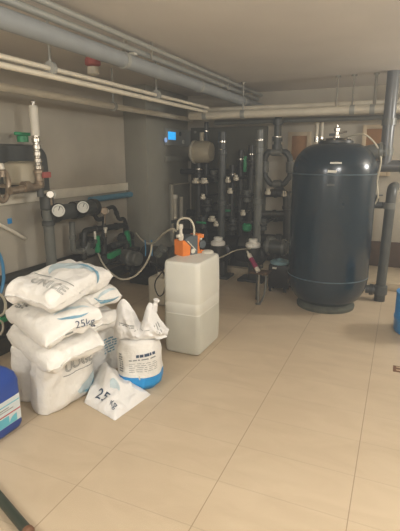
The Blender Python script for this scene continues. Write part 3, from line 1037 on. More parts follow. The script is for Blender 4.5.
# second riser behind, boards on the back wall, brown skirting board
for (xa_, xb2, ya2, yb3, lab) in ((367, 386, 129, 172, 'brown board in a pale frame on the back wall right of tank'), (292, 306, 136, 160, 'brown board in a pale frame on the back wall left of tank')):
    A, B = P(xa_, ya2, Y=YB - .03), P(xb2, yb3, Y=YB - .03)
    t = thing('wall_board', ((A.x + B.x) / 2, YB, B.z), lab, 'board', 'framed boards on the back wall')
    MB().box((A.x, YB - .03, B.z), (B.x, YB, A.z), .004).build('board_panel', 'wood', t)
    f = MB()
    for lo, hi in (((A.x - .05, YB - .045, B.z - .05), (A.x, YB, A.z + .05)), ((B.x, YB - .045, B.z - .05), (B.x + .05, YB, A.z + .05)), ((A.x, YB - .045, A.z), (B.x, YB, A.z + .05)), ((A.x, YB - .045, B.z - .05), (B.x, YB, B.z))):
        f.box(lo, hi, .003)
    f.build('board_frame', 'lwood', t)
a, b = P(366, 262, Y=YB), P(400, 284, Y=YB)
ob = MB().box((-1.1, YB - .03, .09), (XR, YB, .42), .005).build('baseboard_back', 'brown'); ob['kind'] = 'structure'
# twin conduits behind the tank top
for px, l in ((317, 'leftmost of two thin pale conduits rising behind the tank top'), (322, 'rightmost of two thin pale conduits rising behind the tank top')):
    x = P(px, 130, Y=6.1).x
    t = thing('wall_conduit', (x, 6.1, .09), l, 'pipe', 'pale conduits behind the tank')
    MB().cyl((x, 6.1, .09), (x, 6.1, 1.93), .02, n=12).build('pipe_run', 'cream', t)
    MB().lathe((x, 6.1, 1.72), [(.021, -.03), (.03, -.03), (.03, .03), (.021, .03)], n=14).build('coupling', 'chrome', t)

# ------------------------------------------------------------------ blue drum at the right edge + scrap
p = P(395, 334, Z=0)
rc = .2
t = thing('blue_drum', (p.x + rc - .02, p.y + .1, 0), 'bright blue plastic drum cut off by the right edge', 'drum')
c = V((p.x + rc - .02, p.y + .1, 0))
MB().lathe(c, [(rc - .03, 0), (rc - .01, .01), (rc, .03), (rc, .12), (rc + .006, .13), (rc + .006, .15), (rc, .16), (rc, .34), (rc - .02, .37), (.1, .385)], n=40).build('drum_body', 'canb', t)
MB().lathe(c + V((0, 0, .385)), [(.06, 0), (.06, .025), (.05, .03)]).build('screw_cap', 'black', t)
MB().lathe(c + V((0, 0, .355)), [(rc - .01, 0), (rc + .004, 0), (rc + .004, .012), (rc - .012, .015)], n=40).build('rim_band', 'canb', t)
p = P(396, 369, Z=0)
t = thing('floor_drain', p, 'small rusty drain plate let into the floor at the right edge', 'drain')
MB().box(p + V((-.02, -.05, 0)), p + V((.1, .05, .004)), .001).build('drain_plate', 'rust', t)
MB().box(p + V((0, -.03, .004)), p + V((.08, -.02, .006))).box(p + V((0, .02, .004)), p + V((.08, .03, .006))).build('slot_bar', 'lwood', t)
# dark bar at the bottom left
a, b = P(-12, 484, Z=.03), P(29, 533, Z=.03)
t = thing('metal_bar', (b.x, b.y, 0), 'dark green metal bar with a rusty tip lying on the tiles near the camera', 'bar')
d = (b - a).normalized()
MB().cyl(a, b - d * .02, .021, n=16).build('bar_shaft', 'bar', t)
MB().lathe(b - d * .02, [(.022, 0), (.025, .004), (.025, .02), (.016, .03)], d, 16).build('bar_tip', 'rust', t)
MB().cyl(a, a - d * .25, .021, n=16).build('bar_end', 'bar', t)

# ------------------------------------------------------------------ pillar face: control panel, measuring board
def P_face(px, py, d=0): return P(px, py, X=PX + d)
A, B = P_face(163.5, 128), P_face(188, 146.5)
t = thing('control_panel', (PX, (A.y + B.y) / 2, B.z), 'grey control panel with a glowing blue screen on the pillar', 'panel')
MB().box((PX, A.y, B.z), (PX + .05, B.y, A.z), .008).build('panel_case', 'panel', t)
a, b = P_face(168, 131.5, .05), P_face(175.5, 140, .05)
MB().box((PX + .048, a.y, b.z), (PX + .056, b.y, a.z), .003).build('screen', 'screen', t, 'glowing blue screen')
for px, py, m in ((165.5, 140, 'led'), (183, 142, 'sticker'), (180, 134, 'dgrey')):
    q = P_face(px, py, .05)
    MB().lathe(q, [(.03, -.002), (.03, .012), (.022, .016)], (1, 0, 0), 16).build('button', M[m], t)
A, B = P_face(164, 156, 0), P_face(190, 161, 0)
ob = MB().box((PX, A.y, B.z), (PX + .04, B.y, A.z), .006).build('cable_trunking', 'pillar'); tag(ob, 'narrow grey cable duct under the control panel', 'duct')
A, B = P_face(169, 184), P_face(196, 232)
t = thing('measuring_board', (PX, (A.y + B.y) / 2, B.z), 'grey measuring board with white flow tube on the pillar below the screen', 'panel')
yE = min(B.y, YB - .02)
MB().box((PX, A.y, B.z), (PX + .03, yE, A.z), .006).build('backing_board', 'pillar', t)
f = MB()
f.box((PX + .03, A.y, A.z - .02), (PX + .05, yE, A.z), .003).box((PX + .03, A.y, B.z), (PX + .05, A.y + .05, A.z), .003).build('board_frame', 'offw', t)
q0, q1 = P_face(175, 197, .06), P_face(175.3, 221, .06)
g0, g1 = P_face(181, 197, .06), P_face(181, 212, .06)
MB().elbowed([q0, q1, V((q1.x, g0.y, q1.z)), V((q1.x, g0.y, g0.z))], .03, .04, 12).build('flow_tube', 'offw', t)
MB().lathe(q0 + V((0, 0, -.02)), [(.04, 0), (.04, .05), (.025, .06)], n=14).build('tube_cap', 'white', t)

# ------------------------------------------------------------------ equipment along the left wall
XE = -3.05
def E_(px, py, d=0): return P(px, py, X=XE + d)
def lx(px, py, d=0): return P(px, py, X=XE + d)

# hood + drum
a, b = E_(-12, 196, -.1), E_(48, 145, -.1)
t = thing('filter_unit', (XE - .1, (a.y + b.y) / 2, a.z), 'dark hooded unit around a beige drum on the left wall', 'filter')
mb = MB()
W2 = (b.y - a.y) / 2
cy_ = (a.y + b.y) / 2
zb, zt = a.z, b.z
def hood(k, x):  # rounded box outline in y/z
    out = []
    for i in range(33):
        th = PI * i / 32
        out.append(mb.bm.verts.new((x, cy_ + W2 * k * math.copysign(abs(math.cos(th)) ** .4, math.cos(th)), zb + (zt - zb) * (.35 + .65 * k * abs(math.sin(th)) ** .4))))
    out += [mb.bm.verts.new((x, cy_ - W2 * k, zb)), mb.bm.verts.new((x, cy_ + W2 * k, zb))]
    return out
mb.skin([hood(1, XL), hood(1, XE - .13), hood(.94, XE - .1)])
mb.build('dark_hood', 'dgrey', t, smooth=30)
a2_, b2_ = E_(7, 185, -.06), E_(36, 162, -.06)
rdr = (b2_.y - a2_.y) / 2
MB().lathe((XE - .06, (a2_.y + b2_.y) / 2, a2_.z), [(rdr * .9, 0), (rdr, .015), (rdr, (b2_.z - a2_.z) * .8), (rdr * .9, (b2_.z - a2_.z) * .95), (rdr * .6, (b2_.z - a2_.z) * 1.05)], n=28).build('beige_drum', 'beige', t, 'beige rounded drum')
q = E_(23, 142, -.1)
MB().lathe(q, [(.05, 0), (.05, .05), (.03, .06)], n=14).box(q + V((-.012, -.09, .055)), q + V((.012, .09, .085)), .006).build('green_valve_handle', 'green', t)
# sensor column
q = E_(40, 190, .16)
t = thing('flow_sensor', q, 'white sensor tube on nickel unions above a valve with a red handle', 'sensor')
xs_, ys_ = q.x, q.y
def zz(py): return P(38, py, X=XE + .16).z
MB().lathe((xs_, ys_, zz(188)), [(.034, 0), (.042, .02), (.042, .05), (.034, .06), (.034, .12), (.042, .125), (.042, .15), (.03, .16)], n=20).build('valve_body', 'brass', t)
h = zz(136) - zz(170)
pr = [(.026, 0)]
for k in range(5):
    z0 = h * k / 5
    pr += [(.026, z0), (.036, z0 + .008), (.036, z0 + h / 5 - .02), (.026, z0 + h / 5 - .012)]
MB().lathe((xs_, ys_, zz(170)), pr + [(.026, h)], n=20).build('union_stack', 'chrome', t, 'stack of nickel union rings')
MB().lathe((xs_, ys_, zz(136)), [(.036, 0), (.036, zz(107) - zz(136)), (.03, zz(106) - zz(136))], n=20).build('sensor_tube', 'white', t, 'white plastic sensor tube')
MB().lathe((xs_, ys_, zz(106)), [(.018, 0), (.018, .015), (.025, .018), (.025, .03), (.01, .045)], n=14).build('cable_gland', 'chrome', t)
MB().box((xs_ + .03, ys_ + .0, zz(178)), (xs_ + .06, ys_ + .09, zz(172)), .006).build('red_handle', 'red', t, 'red lever handle')
MB().cyl((xs_, ys_ - .02, zz(189) + .02), E_(10, 191, .16), .032, n=14).build('inlet_pipe', 'brass', t)
MB().lathe((xs_, ys_ - .16, zz(189) + .03), [(.033, -.03), (.045, -.03), (.045, .03), (.033, .03)], (0, 1, 0), 16).build('hex_nut', 'brass', t)
MB().elbowed([(xs_, ys_, zz(188)), (xs_ , ys_, zz(197))], .03).build('lower_stub', 'dgrey', t)
# coil at the very left
pts = [E_(2.5 + 6 * math.cos(th), 186 + 15 * math.sin(th), .1) for th in [2 * PI * k / 12 for k in range(12)]]
ob = MB().tube(pts, .022, 10, 4, True).cyl(pts[0], V((XL - .004, pts[0].y, pts[0].z)), .018, n=10).build('coiled_fitting', 'brass'); tag(ob, 'curled brass loop fitting at the left edge beside the dark hood', 'fitting')
q = E_(2, 177, .1)
t = thing('relief_valve', q, 'small white-topped brass relief valve at the left edge above the brass loop', 'valve')
MB().lathe(q, [(.03, 0), (.03, .05), (.02, .06)], n=14).build('valve_body', 'brass', t)
MB().lathe(q + V((0, 0, .06)), [(.025, 0), (.025, .04), (.015, .05)], n=14).build('cap', 'white', t)

# grey standpipe and manifold with two gauges
top, bt = E_(49, 200, .03), E_(50, 262, .03)
xm, ym = top.x, E_(49, 230, .03).y
t = thing('standpipe', (xm, ym, 0), 'dark grey vertical standpipe on the left wall under the gauges', 'pipe')
MB().cyl((xm, ym, 0), (xm, ym, top.z + .01), .05, n=20).build('pipe_run', 'mgrey', t)
MB().lathe((xm, ym, top.z - .09), [(.052, 0), (.064, .01), (.064, .14), (.052, .15)], n=20).build('tee_socket', 'dgrey', t)
MB().lathe((xm, ym, top.z - .24), [(.052, 0), (.06, .005), (.06, .04), (.052, .05)], n=20).build('collar', 'dgrey', t)
ma, mbp = E_(46, 212, .03), E_(93, 208, .03)
zm = E_(70, 211, .03).z
t = thing('gauge_manifold', (xm, (ma.y + mbp.y) / 2, zm - .08), 'dark grey horizontal manifold carrying two round white gauges', 'manifold')
MB().cyl((xm, ym + .06, zm), (xm, mbp.y, zm), .075, n=20).build('manifold_body', 'dgrey', t)
for py_, px in ((210.5, 58.5), (207, 83)):
    q = E_(px, py_, .16)
    MB().lathe((xm, q.y + .06, zm), [(.076, -.06), (.09, -.055), (.09, .055), (.076, .06)], (0, 1, 0), 20).build('boss', 'dgrey2', t)
    n_ = V((.72, -.68, .08)).normalized()
    MB().cyl(V((xm, q.y + .05, zm)), q - n_ * .05, .018, n=10).build('gauge_stem', 'brass', t)
    g = MB().lathe(q - n_ * .052, [(.05, 0), (.068, .01), (.068, .047), (.063, .054), (.058, .05)], n_, 28).build('gauge_case', 'dgrey2', t)
    MB().lathe(q - n_ * .004, [(.0, 0), (.0585, 0), (.0585, .004), (0, .0045)], n_, 28).build('gauge_dial', 'sticker', g)
    e_ = V((n_.y, -n_.x, 0)).normalized() * -1
    MB().tube([q + n_ * .002, q + n_ * .002 + e_ * .014 + V((0, 0, .036))], .003, 6, 0).build('needle', 'black', g)
    MB().tube([q + n_ * .001 + e_ * (.043 * math.cos(a)) + V((0, 0, .043 * math.sin(a))) for a in [-.6 + k * .5 for k in range(9)]], .0025, 6, 2).build('scale_ring', 'inkg', g)
MB().lathe((xm, mbp.y - .02, zm), [(.076, 0), (.092, .005), (.092, .05), (.06, .06)], (0, 1, 0), 20).build('end_cap', 'dgrey2', t)
q = E_(52.5, 194.5, .12)
t = thing('pressure_gauge', q - V((0, 0, .04)), 'small round white gauge at the foot of the red-handled valve', 'gauge')
g = MB().lathe(q + V((-.03, 0, 0)), [(.028, 0), (.038, .008), (.038, .03), (.033, .034), (.03, .03)], (1, -.9, .1), 20).build('gauge_case', 'chrome', t)
MB().lathe(q, [(.0, 0), (.031, 0), (.031, .003), (0, .0035)], (1, -.9, .1), 20).build('gauge_dial', 'sticker', t)
MB().cyl(q + V((-.02, 0, -.03)), q + V((-.02, 0, -.1)), .01, n=8).build('stem', 'brass', t)
# blue pipe, low pipe
a, b = P(90, 198.5, X=XL + .07), P(124, 196.5, X=XL + .07)
ob = MB().cyl((XL + .07, a.y, (a.z + b.z) / 2), (XL + .07, 5.085, (a.z + b.z) / 2), .035, n=14).build('blue_pipe', 'teal'); tag(ob, 'short blue pipe under the cream rail beside the pillar', 'pipe')
a = P(0, 281, X=XL + .12)
ob = MB().cyl((XL + .12, 1.5, a.z), (XL + .12, 4.9, a.z), .045, n=14).build('low_wall_pipe', 'dgrey2'); tag(ob, 'dark pipe low along the left wall behind the sacks', 'pipe')
ob = MB().cyl((XL + .25, 1.5, a.z - .28), (XL + .25, 4.9, a.z - .28), .06, n=14).build('low_wall_pipe', 'dgrey2'); tag(ob, 'thick dark pipe near the floor along the left wall behind the sacks', 'pipe')
a, b = P(9.5, 221, X=XL), P(9.5, 221, X=XL)
t = thing('wall_tag', (XL, a.y, a.z - .03), 'tiny blue square tag on the left wall', 'tag')
MB().box((XL, a.y - .025, a.z - .025), (XL + .006, a.y + .025, a.z + .025), .001).build('tag_plate', 'inkb', t)
MB().cyl((XL + .004, a.y, a.z + .018), (XL + .009, a.y, a.z + .018), .004, n=8).build('pin', 'rod', t)
ob = MB().tube([P(-2, 224, X=XL + .03), P(12, 231, X=XL + .03), P(24, 238, X=XL + .03), P(25, 238.4, X=XL - .004)], .016, 10, 4).build('slanting_tube', 'rail'); tag(ob, 'slim cream tube slanting down the left wall near the blue tag', 'pipe')  # slim tube following a diagonal on the wall
ob = MB().tube([P(-3, 250, X=XL + .3), P(1, 258, X=XL + .3), P(3, 268, X=XL + .3), P(3.5, 280, X=XL + .3), P(1, 292, X=XL + .3), P(-4, 300, X=XL + .3)], .014, 10).build('blue_hose', 'blue'); tag(ob, 'thin bright blue hose at the left edge beside the sacks', 'hose')
ob = MB().tube([P(-4, 293, X=-2.7), P(2, 296, X=-2.7), P(5.5, 304, X=-2.7), P(4, 313, X=-2.7), P(-3, 317, X=-2.7)], .011, 10).build('drain_hose', 'hose'); tag(ob, 'milky hose loop at the left edge beside the second sack', 'hose')
q = P(1, 320, X=-2.7)
t = thing('green_valve', q - V((0, 0, .02)), 'green valve at the left edge below the milky hose loop', 'valve', )
MB().box(q + V((-.04, -.07, -.015)), q + V((.04, .07, .02)), .01).build('handle', 'green', t)
MB().cyl(q + V((0, 0, -.12)), q + V((0, 0, -.01)), .03, n=14).build('valve_body', 'dgrey2', t)
ob = MB().tube([V((-2.62, P(-8, 330, X=-2.62).y, 0)), P(-8, 330, X=-2.62), P(-4, 321, X=-2.62), P(2, 322, X=-2.62), P(3, 329, X=-2.62), P(0, 335, X=-2.62)], .008, 8).build('drain_hose', 'hose'); tag(ob, 'thin milky hose at the left edge under the green valve', 'hose')
# dark pump skid left of the sacks on the floor
q = P(16, 318, X=-2.75)
t = thing('pump_unit', (-2.85, q.y, 0), 'dark grey pump on the floor behind the second sack', 'pump')
MB().lathe((-2.85, q.y - .35, .28), [(.1, 0), (.13, .03), (.13, .5), (.1, .55), (.05, .6)], (0, 1, 0), 24).build('motor', 'dgrey', t)
MB().box((-3.0, q.y - .4, .0), (-2.7, q.y + .3, .14), .02).build('skid', 'dgrey2', t)
MB().lathe((-2.85, q.y + .25, .28), [(.16, 0), (.16, .1), (.1, .14)], (0, 1, 0), 24).build('volute', 'dgrey2', t)
MB().cyl((-2.85, q.y + .32, .4), (-2.85, q.y + .32, .5), .04, n=14).build('outlet', 'dgrey2', t)

# dosing manifold between the gauges and the pillar
def ball_valve(px, py, d, label, grp, ang=0, sc=1.0, m='green'):
    q = E_(px, py, d)
    t = thing('ball_valve', q - V((0, 0, .05 * sc)), label, 'valve', grp)
    MB().cyl(q + V((0, -.11 * sc, 0)), q + V((0, .11 * sc, 0)), .04 * sc, n=16).build('valve_body', 'dgrey', t)
    MB().lathe(q + V((0, -.08 * sc, 0)), [(.041 * sc, 0), (.055 * sc, 0), (.055 * sc, .035 * sc), (.041 * sc, .035 * sc)], (0, 1, 0), 16).build('union_nut', 'dgrey2', t)
    MB().lathe(q + V((0, .045 * sc, 0)), [(.041 * sc, 0), (.055 * sc, 0), (.055 * sc, .035 * sc), (.041 * sc, .035 * sc)], (0, 1, 0), 16).build('union_nut', 'dgrey2', t)
    rt = Matrix.Rotation(ang, 3, 'X')
    MB().box(q + V((.03, -.09, .02)) * sc, q + V((.075, .09, .07)) * sc, .012, rot=rt, about=q).cyl(q, q + rt @ V((.05, 0, .03)) * sc, .022 * sc, n=10).build('handle', M[m], t, 'green lever handle')
    return q
GV = 'green-handled valves left of the pillar'
v1 = ball_valve(96, 243, .05, 'green-handled valve standing upright just behind the topmost sack', GV, PI / 2, 1.05)
v2 = ball_valve(110, 258, .1, 'lowest green-handled valve, above the wide loop of milky hose', GV, .1, 1.2)
v3 = ball_valve(126, 237, .0, 'green-handled valve closest to the pillar', GV, PI / 2 + .2, 1.15)
def pipe_thing(pts, r, name, m, label, group=None, rad=.06, cols=()):
    t = thing(name, min(pts, key=lambda p: p.z), label, 'pipe', group)
    MB().elbowed(pts, r, rad).build('pipe_run', m, t)
    for i, (a, b) in enumerate(zip(pts, pts[1:])):
        d = (b - a)
        if d.length > .18:
            dn = d.normalized()
            for k in ((.25, .75) if d.length > .35 else (.5,)):
                MB().lathe(a + d * k, [(r, -.022), (r * 1.22, -.018), (r * 1.22, .018), (r, .022)], dn, 16).build('coupling', m, t)
    return t
DM = 'dark dosing pipes left of the pillar'
pipe_thing([E_(84, 258, 0), E_(84, 231, 0), E_(126, 225, 0), E_(126, 262, 0)], .035, 'dosing_pipe', 'dgrey2', 'dark square arch of pipe behind the green valves', DM)
pipe_thing([E_(93, 212, .02), E_(98, 221, .02), E_(104, 217, .02), E_(104, 232, .02)], .024, 'dosing_pipe', 'dgrey2', 'slim dark pipe hooking down beside the rightmost white gauge', DM)
pipe_thing([E_(106, 209, 0), E_(114, 206, 0), E_(119, 220, 0), E_(124, 218, 0), E_(127, 228, 0)], .024, 'dosing_pipe', 'dgrey2', 'slim dark pipe stepping down under the blue pipe', DM)
pipe_thing([E_(104, 228, .03), E_(104, 262, .03), E_(130, 262, .03)], .03, 'dosing_pipe', 'dgrey', 'dark pipe dropping from the small brass gauge to the low valve', DM)
pipe_thing([E_(72, 222, 0), E_(73, 252, 0), E_(92, 250, 0)], .03, 'dosing_pipe', 'mgrey', 'grey pipe dropping from the manifold behind the topmost sack', DM)
pipe_thing([E_(113, 246, .05), E_(132, 240, .05), E_(132, 280, .05)], .03, 'dosing_pipe', 'dgrey', 'dark pipe with elbow dropping to the grey circulation pump', DM)
q = E_(106, 211, .08)
t = thing('pressure_gauge', q - V((0, 0, .04)), 'small brass-rimmed gauge under the blue pipe', 'gauge')
MB().lathe(q + V((-.03, 0, 0)), [(.035, 0), (.045, .008), (.045, .03), (.04, .036), (.034, .03)], (1, -.9, .1), 20).build('gauge_case', 'brass', t)
MB().lathe(q, [(.0, 0), (.034, 0), (.034, .003), (0, .0035)], (1, -.9, .1), 20).build('gauge_dial', 'sticker', t)
MB().cyl(q + V((-.02, 0, -.035)), q + V((-.02, 0, -.14)), .012, n=8).build('stem', 'brass', t)
q = E_(105.5, 230, .08)
t = thing('bleed_screw', q - V((0, 0, .03)), 'small white bleed screw on the dark pipe arch', 'fitting')
MB().lathe(q + V((0, 0, -.03)), [(.016, 0), (.016, .03), (.022, .035), (.022, .06)], n=12).build('screw_head', 'white', t)
MB().cyl(q + V((0, 0, -.08)), q + V((0, 0, -.03)), .01, n=8).build('stem', 'brass', t)
q = E_(95, 234, .1)
t = thing('sample_tap', q - V((0, 0, .08)), 'small white-tipped tap above the upright green valve', 'tap')
MB().cyl(q + V((0, 0, -.06)), q + V((0, 0, .03)), .014, n=10).build('spout', 'white', t)
MB().lathe(q + V((0, 0, -.1)), [(.025, 0), (.025, .04), (.015, .045)], n=12).build('tap_base', 'dgrey', t)
for (px, py, d, r_, L_, lab, m_) in ((133, 257, .18, .1, .24, 'grey circulation pump below the green valves by the pillar', 'mgrey'), (89, 247, -.02, .09, .2, 'grey circulation pump beside the upright green valve', 'mgrey')):
    q = E_(px, py, d)
    t = thing('circulation_pump', q - V((0, 0, r_)), lab, 'pump', 'grey circulation pumps')
    MB().lathe(q + V((-.12, 0, 0)), [(r_ * .6, 0), (r_, .02), (r_, .14), (r_ * .85, .16), (r_ * .85, L_), (r_ * .7, L_ + .015)], (1, -.3, 0), 24).build('pump_motor', m_, t)
    MB().cyl(q + V((-.08, 0, -r_ * 1.6)), q + V((-.08, 0, r_ * 1.6)), .035, n=14).build('pump_flange', 'dgrey2', t)
    MB().box(q + V((-.05, -.05, r_ * .8)), q + V((.08, .05, r_ * 1.25)), .01).build('terminal_box', 'dgrey2', t)
# clear cartridge, blue clips
a, b = P(156, 256, Y=4.2), P(166, 245, Y=4.2)
t = thing('filter_cartridge', a, 'clear tilted filter cartridge left of the orange pump', 'filter')
MB().cyl(a + V((0, 0, .01)), (a.x, a.y, 0), .012, n=8).build('support_rod', 'dgrey2', t)
d = (b - a).normalized()
MB().lathe(a, [(.03, 0), (.045, .02), (.045, .1), (.03, .115)], d, 18).build('clear_bowl', 'glass', t)
MB().lathe(a + d * .11, [(.05, 0), (.05, .035), (.02, .045)], d, 18).build('cartridge_head', 'mgrey', t)
for px, l in ((145, 'blue tie strap hanging from the sagging milky hose, by the pillar'), (151.5, 'blue tie strap on the sagging milky hose nearer the pump')):
    a, b = P(px, 240, Y=3.95), P(px + .5, 256, Y=3.95)
    ob = MB().tube([a, (a + b) / 2 + V((.004, 0, 0)), b], .006, 8, 4).build('tie_strap', 'blue'); tag(ob, l, 'strap', 'blue tie straps')
# dark pump skid between pillar and white tank
q = V((-2.62, 4.75, 0))
t = thing('pump_unit', q, 'dark pump set on the floor in front of the pillar', 'pump')
MB().box(q + V((-.3, -.25, 0)), q + V((.45, .25, .1)), .01).build('skid', 'dgrey2', t)
MB().lathe(q + V((-.25, 0, .3)), [(.1, 0), (.14, .03), (.14, .4), (.1, .43)], (1, 0, 0), 24).build('motor', 'dgrey2', t)
MB().lathe(q + V((.18, 0, .3)), [(.17, 0), (.17, .12), (.12, .16)], (1, 0, 0), 24).build('volute', 'dgrey', t)
MB().cyl(q + V((.24, 0, .4)), q + V((.24, 0, .78)), .045, n=14).build('outlet', 'dgrey', t)
MB().lathe(q + V((.24, 0, .74)), [(.046, 0), (.08, 0), (.08, .03), (.046, .03)], n=20).build('outlet_flange', 'dgrey', t)

# ------------------------------------------------------------------ equipment along the back wall
def Bk(px, py, Y=5.8): return P(px, py, Y=Y)
GR = 'tall grey risers at the back'
def riser(px, pt_, pb, Y, r, m, label, elbow=True):
    a, b = P(px, pt_, Y=Y), P(px, pb, Y=Y)
    x = b.x
    t = thing('riser_pipe', (x, Y, b.z), label, 'pipe', GR)
    if elbow: MB().elbowed([V((x, Y, b.z)), V((x, Y, a.z)), V((x + .0, min(Y + .4, YB), a.z))], r, .09, 18).build('pipe_run', m, t)
    else: MB().cyl((x, Y, b.z), (x, Y, a.z), r, n=18).build('pipe_run', m, t)
    for f in (.12, .5, .86):
        z = b.z + (a.z - b.z) * f
        MB().lathe((x, Y, z), [(r, -.035), (r * 1.18, -.03), (r * 1.18, .03), (r, .035)], n=18).build('coupling', m, t)
    MB().lathe((x, Y, a.z - .13), [(r, 0), (r * 1.12, 0), (r * 1.12, .02), (r, .02)], n=18).build('bright_ring', 'chrome', t)
    return x
riser(221, 132, 268, 5.55, .05, 'dgrey', 'tall grey riser directly above the first white cap', False)
riser(256, 130, 268, 5.55, .05, 'mgrey', 'tall pale-grey riser directly above the second white cap', False)
riser(239, 150, 268, 5.9, .045, 'dgrey2', 'slim dark riser midway between the two taller grey risers', False)
riser(248, 145, 268, 5.95, .04, 'dgrey2', 'slim dark riser close beside the pale-grey riser', False)
riser(206, 122, 268, 5.95, .03, 'dgrey', 'slim grey riser beside the sand-coloured vessel', False)
riser(199, 160, 268, 5.75, .05, 'dgrey2', 'thick dark riser below the sand-coloured vessel', False)
riser(231, 165, 268, 5.75, .04, 'dgrey2', 'short slim dark riser beside the white elbow fittings', False)
GH = 'dark cross pipes at the back'
for (p0, p1, Y, r, m, lab) in (
    ((192, 215), (292, 216), 6.2, .05, 'dgrey2', 'dark cross pipe behind the risers at half height'),
    ((192, 252), (296, 256), 6.0, .055, 'dgrey2', 'thick dark cross pipe low behind the two white caps'),
    ((192, 268), (296, 276), 6.0, .05, 'dgrey2', 'lowest dark cross pipe on the plinth at the back'),
    ((192, 172), (262, 172), 6.05, .04, 'dgrey2', 'dark cross pipe on the back wall level with the green lever'),
    ((192, 236), (296, 237), 6.05, .06, 'dgrey2', 'dark cross pipe on the back wall level with the white caps'),
):
    a, b = P(*p0, Y=Y), P(*p1, Y=Y)
    z = (a.z + b.z) / 2
    t = thing('cross_pipe', ((a.x + b.x) / 2, Y, z - r), lab, 'pipe', GH)
    MB().cyl((PX - .005, Y, z), (b.x, Y, z), r, n=16).build('pipe_run', m, t)
    for k in (.15, .38, .62, .85):
        x = a.x + (b.x - a.x) * k
        MB().lathe((x, Y, z), [(r, -.04), (r * 1.25, -.035), (r * 1.25, .035), (r, .04)], (1, 0, 0), 16).build('coupling', m, t)
# backing sheet added to darken the wall, then small valves
A, B = P(191, 128, Y=YB - .03), P(263, 268, Y=YB - .03)
t = thing('dark_backing', ((A.x + B.x) / 2, YB, B.z), 'added dark olive backing that darkens the back wall behind the grey risers', 'board')
MB().box((max(A.x, PX + .02), YB - .035, B.z), (B.x, YB, A.z), .004).build('board_panel', 'olive', t)
for fx in (.06, .94):
    for z in (B.z + .06, A.z - .06):
        MB().lathe((A.x + (B.x - A.x) * fx, YB - .035, z), [(.02, 0), (.02, .006), (.012, .012)], (0, -1, 0), 10).build('wall_bolt', 'rod', t)
for px, py, Y, m, lab in ((208, 205, 5.6, 'dgrey', 'dark small valve above the white plug fitting, behind the orange pump'), (214, 176, 5.85, 'mgrey', 'grey small valve beside the first tall riser, level with the white union nuts'),
                          (227, 210, 5.7, 'green', 'small green-handled valve just right of the first tall riser'), (233, 224, 5.6, 'dgrey', 'dark small valve midway between the two white caps'),
                          (247, 196, 5.7, 'mgrey', 'grey small valve hugging the second tall riser'), (203, 222, 5.5, 'green', 'small green-handled valve behind the arched hose of the orange pump'),
                          (263, 224, 5.6, 'dgrey', 'dark small valve just right of the second tall riser')):
    q = P(px, py, Y=Y)
    t = thing('ball_valve', q - V((0, 0, .06)), lab, 'valve', 'small valves on the back pipes')
    MB().lathe(q - V((0, 0, .08)), [(.035, 0), (.05, .005), (.05, .045), (.036, .05), (.036, .11), (.05, .115), (.05, .155), (.035, .16)], n=16).build('valve_body', 'dgrey' if m == 'green' else m, t)
    MB().cyl(q, q + V((0, -.06, 0)), .015, n=8).box(q + V((-.07, -.075, -.014)), q + V((.07, -.05, .014)), .006).build('handle', m if m == 'green' else 'dgrey2', t)
    MB().cyl(q + V((0, .03, 0)), V((q.x, YB - .03, q.z)), .018, n=8).build('rear_port', 'dgrey2', t)
q = P(233, 262, Y=5.55)
t = thing('circulation_pump', V((q.x, 5.55, .09)), 'large dark pump on the plinth between the two white caps', 'pump')
MB().lathe((q.x - .24, 5.62, .33), [(.1, 0), (.15, .03), (.15, .3), (.11, .33)], (1, 0, 0), 24).build('pump_motor', 'black', t)
MB().lathe((q.x + .1, 5.62, .33), [(.19, 0), (.19, .1), (.12, .14)], (1, 0, 0), 24).build('volute', 'dgrey2', t)
MB().box((q.x - .22, 5.5, .09), (q.x + .24, 5.74, .2), .01).build('pump_foot', 'dgrey2', t)

# sand coloured vessel
a, b = Bk(191, 152, 5.7), Bk(213, 154, 5.7)
t = thing('expansion_vessel', ((a.x + b.x) / 2, 5.7, a.z - .15), 'sand-coloured round vessel high beside the pillar', 'vessel')
L_ = b.x - a.x
MB().lathe((a.x, 5.7, a.z), [(.09, 0), (.13, .03), (.145, .08), (.145, L_ - .08), (.12, L_ - .02), (.06, L_)], (1, 0, 0), 28).build('vessel_shell', 'beige', t)
MB().lathe((a.x + .06, 5.7, a.z), [(.146, -.012), (.155, -.012), (.155, .012), (.146, .012)], (1, 0, 0), 28).build('clamp_band', 'offw', t)
MB().cyl((a.x + L_ * .5, 5.7, a.z + .13), (a.x + L_ * .5, 5.7, a.z + .25), .03, n=12).build('top_neck', 'beige', t)
GWF = 'white fittings on the back pipes'
for (px, py, lab) in ((196, 181, 'white union nut under the sand-coloured vessel, nearer the pillar'), (204, 181, 'white union nut under the sand-coloured vessel, farther from the pillar'),
                      (228, 180, 'upper white elbow fitting between the grey risers'), (230, 191, 'lower white elbow fitting between the grey risers'), (236, 178, 'white fitting beside the slim dark riser'),
                      (212, 219, 'white plug fitting just behind the white tank'), (203, 197, 'small white fitting below the two white union nuts'), (243, 213, 'white fitting low beside the pale-grey riser'),
                      (268, 192, 'white tip fitting on the square pipe frame left corner'), (284, 194, 'bright fitting on the square pipe frame right corner'), (216, 224, 'white elbow fitting above the first white cap')):
    q = Bk(px, py, 5.5)
    t = thing('pipe_fitting', q - V((0, 0, .035)), lab, 'fitting', GWF)
    big = px in (196, 204, 212)
    s_ = 1.25 if big else .8
    MB().lathe(q - V((0, 0, .035)), [(.03 * s_, 0), (.045 * s_, .01), (.045 * s_, .04), (.03 * s_, .05), (.03 * s_, .075)], n=14).build('fitting_body', 'offw' if px != 284 else 'chrome', t)
    MB().cyl(q, V((q.x, YB - .03, q.z)), .02 * s_, n=10).build('port', 'dgrey2', t)
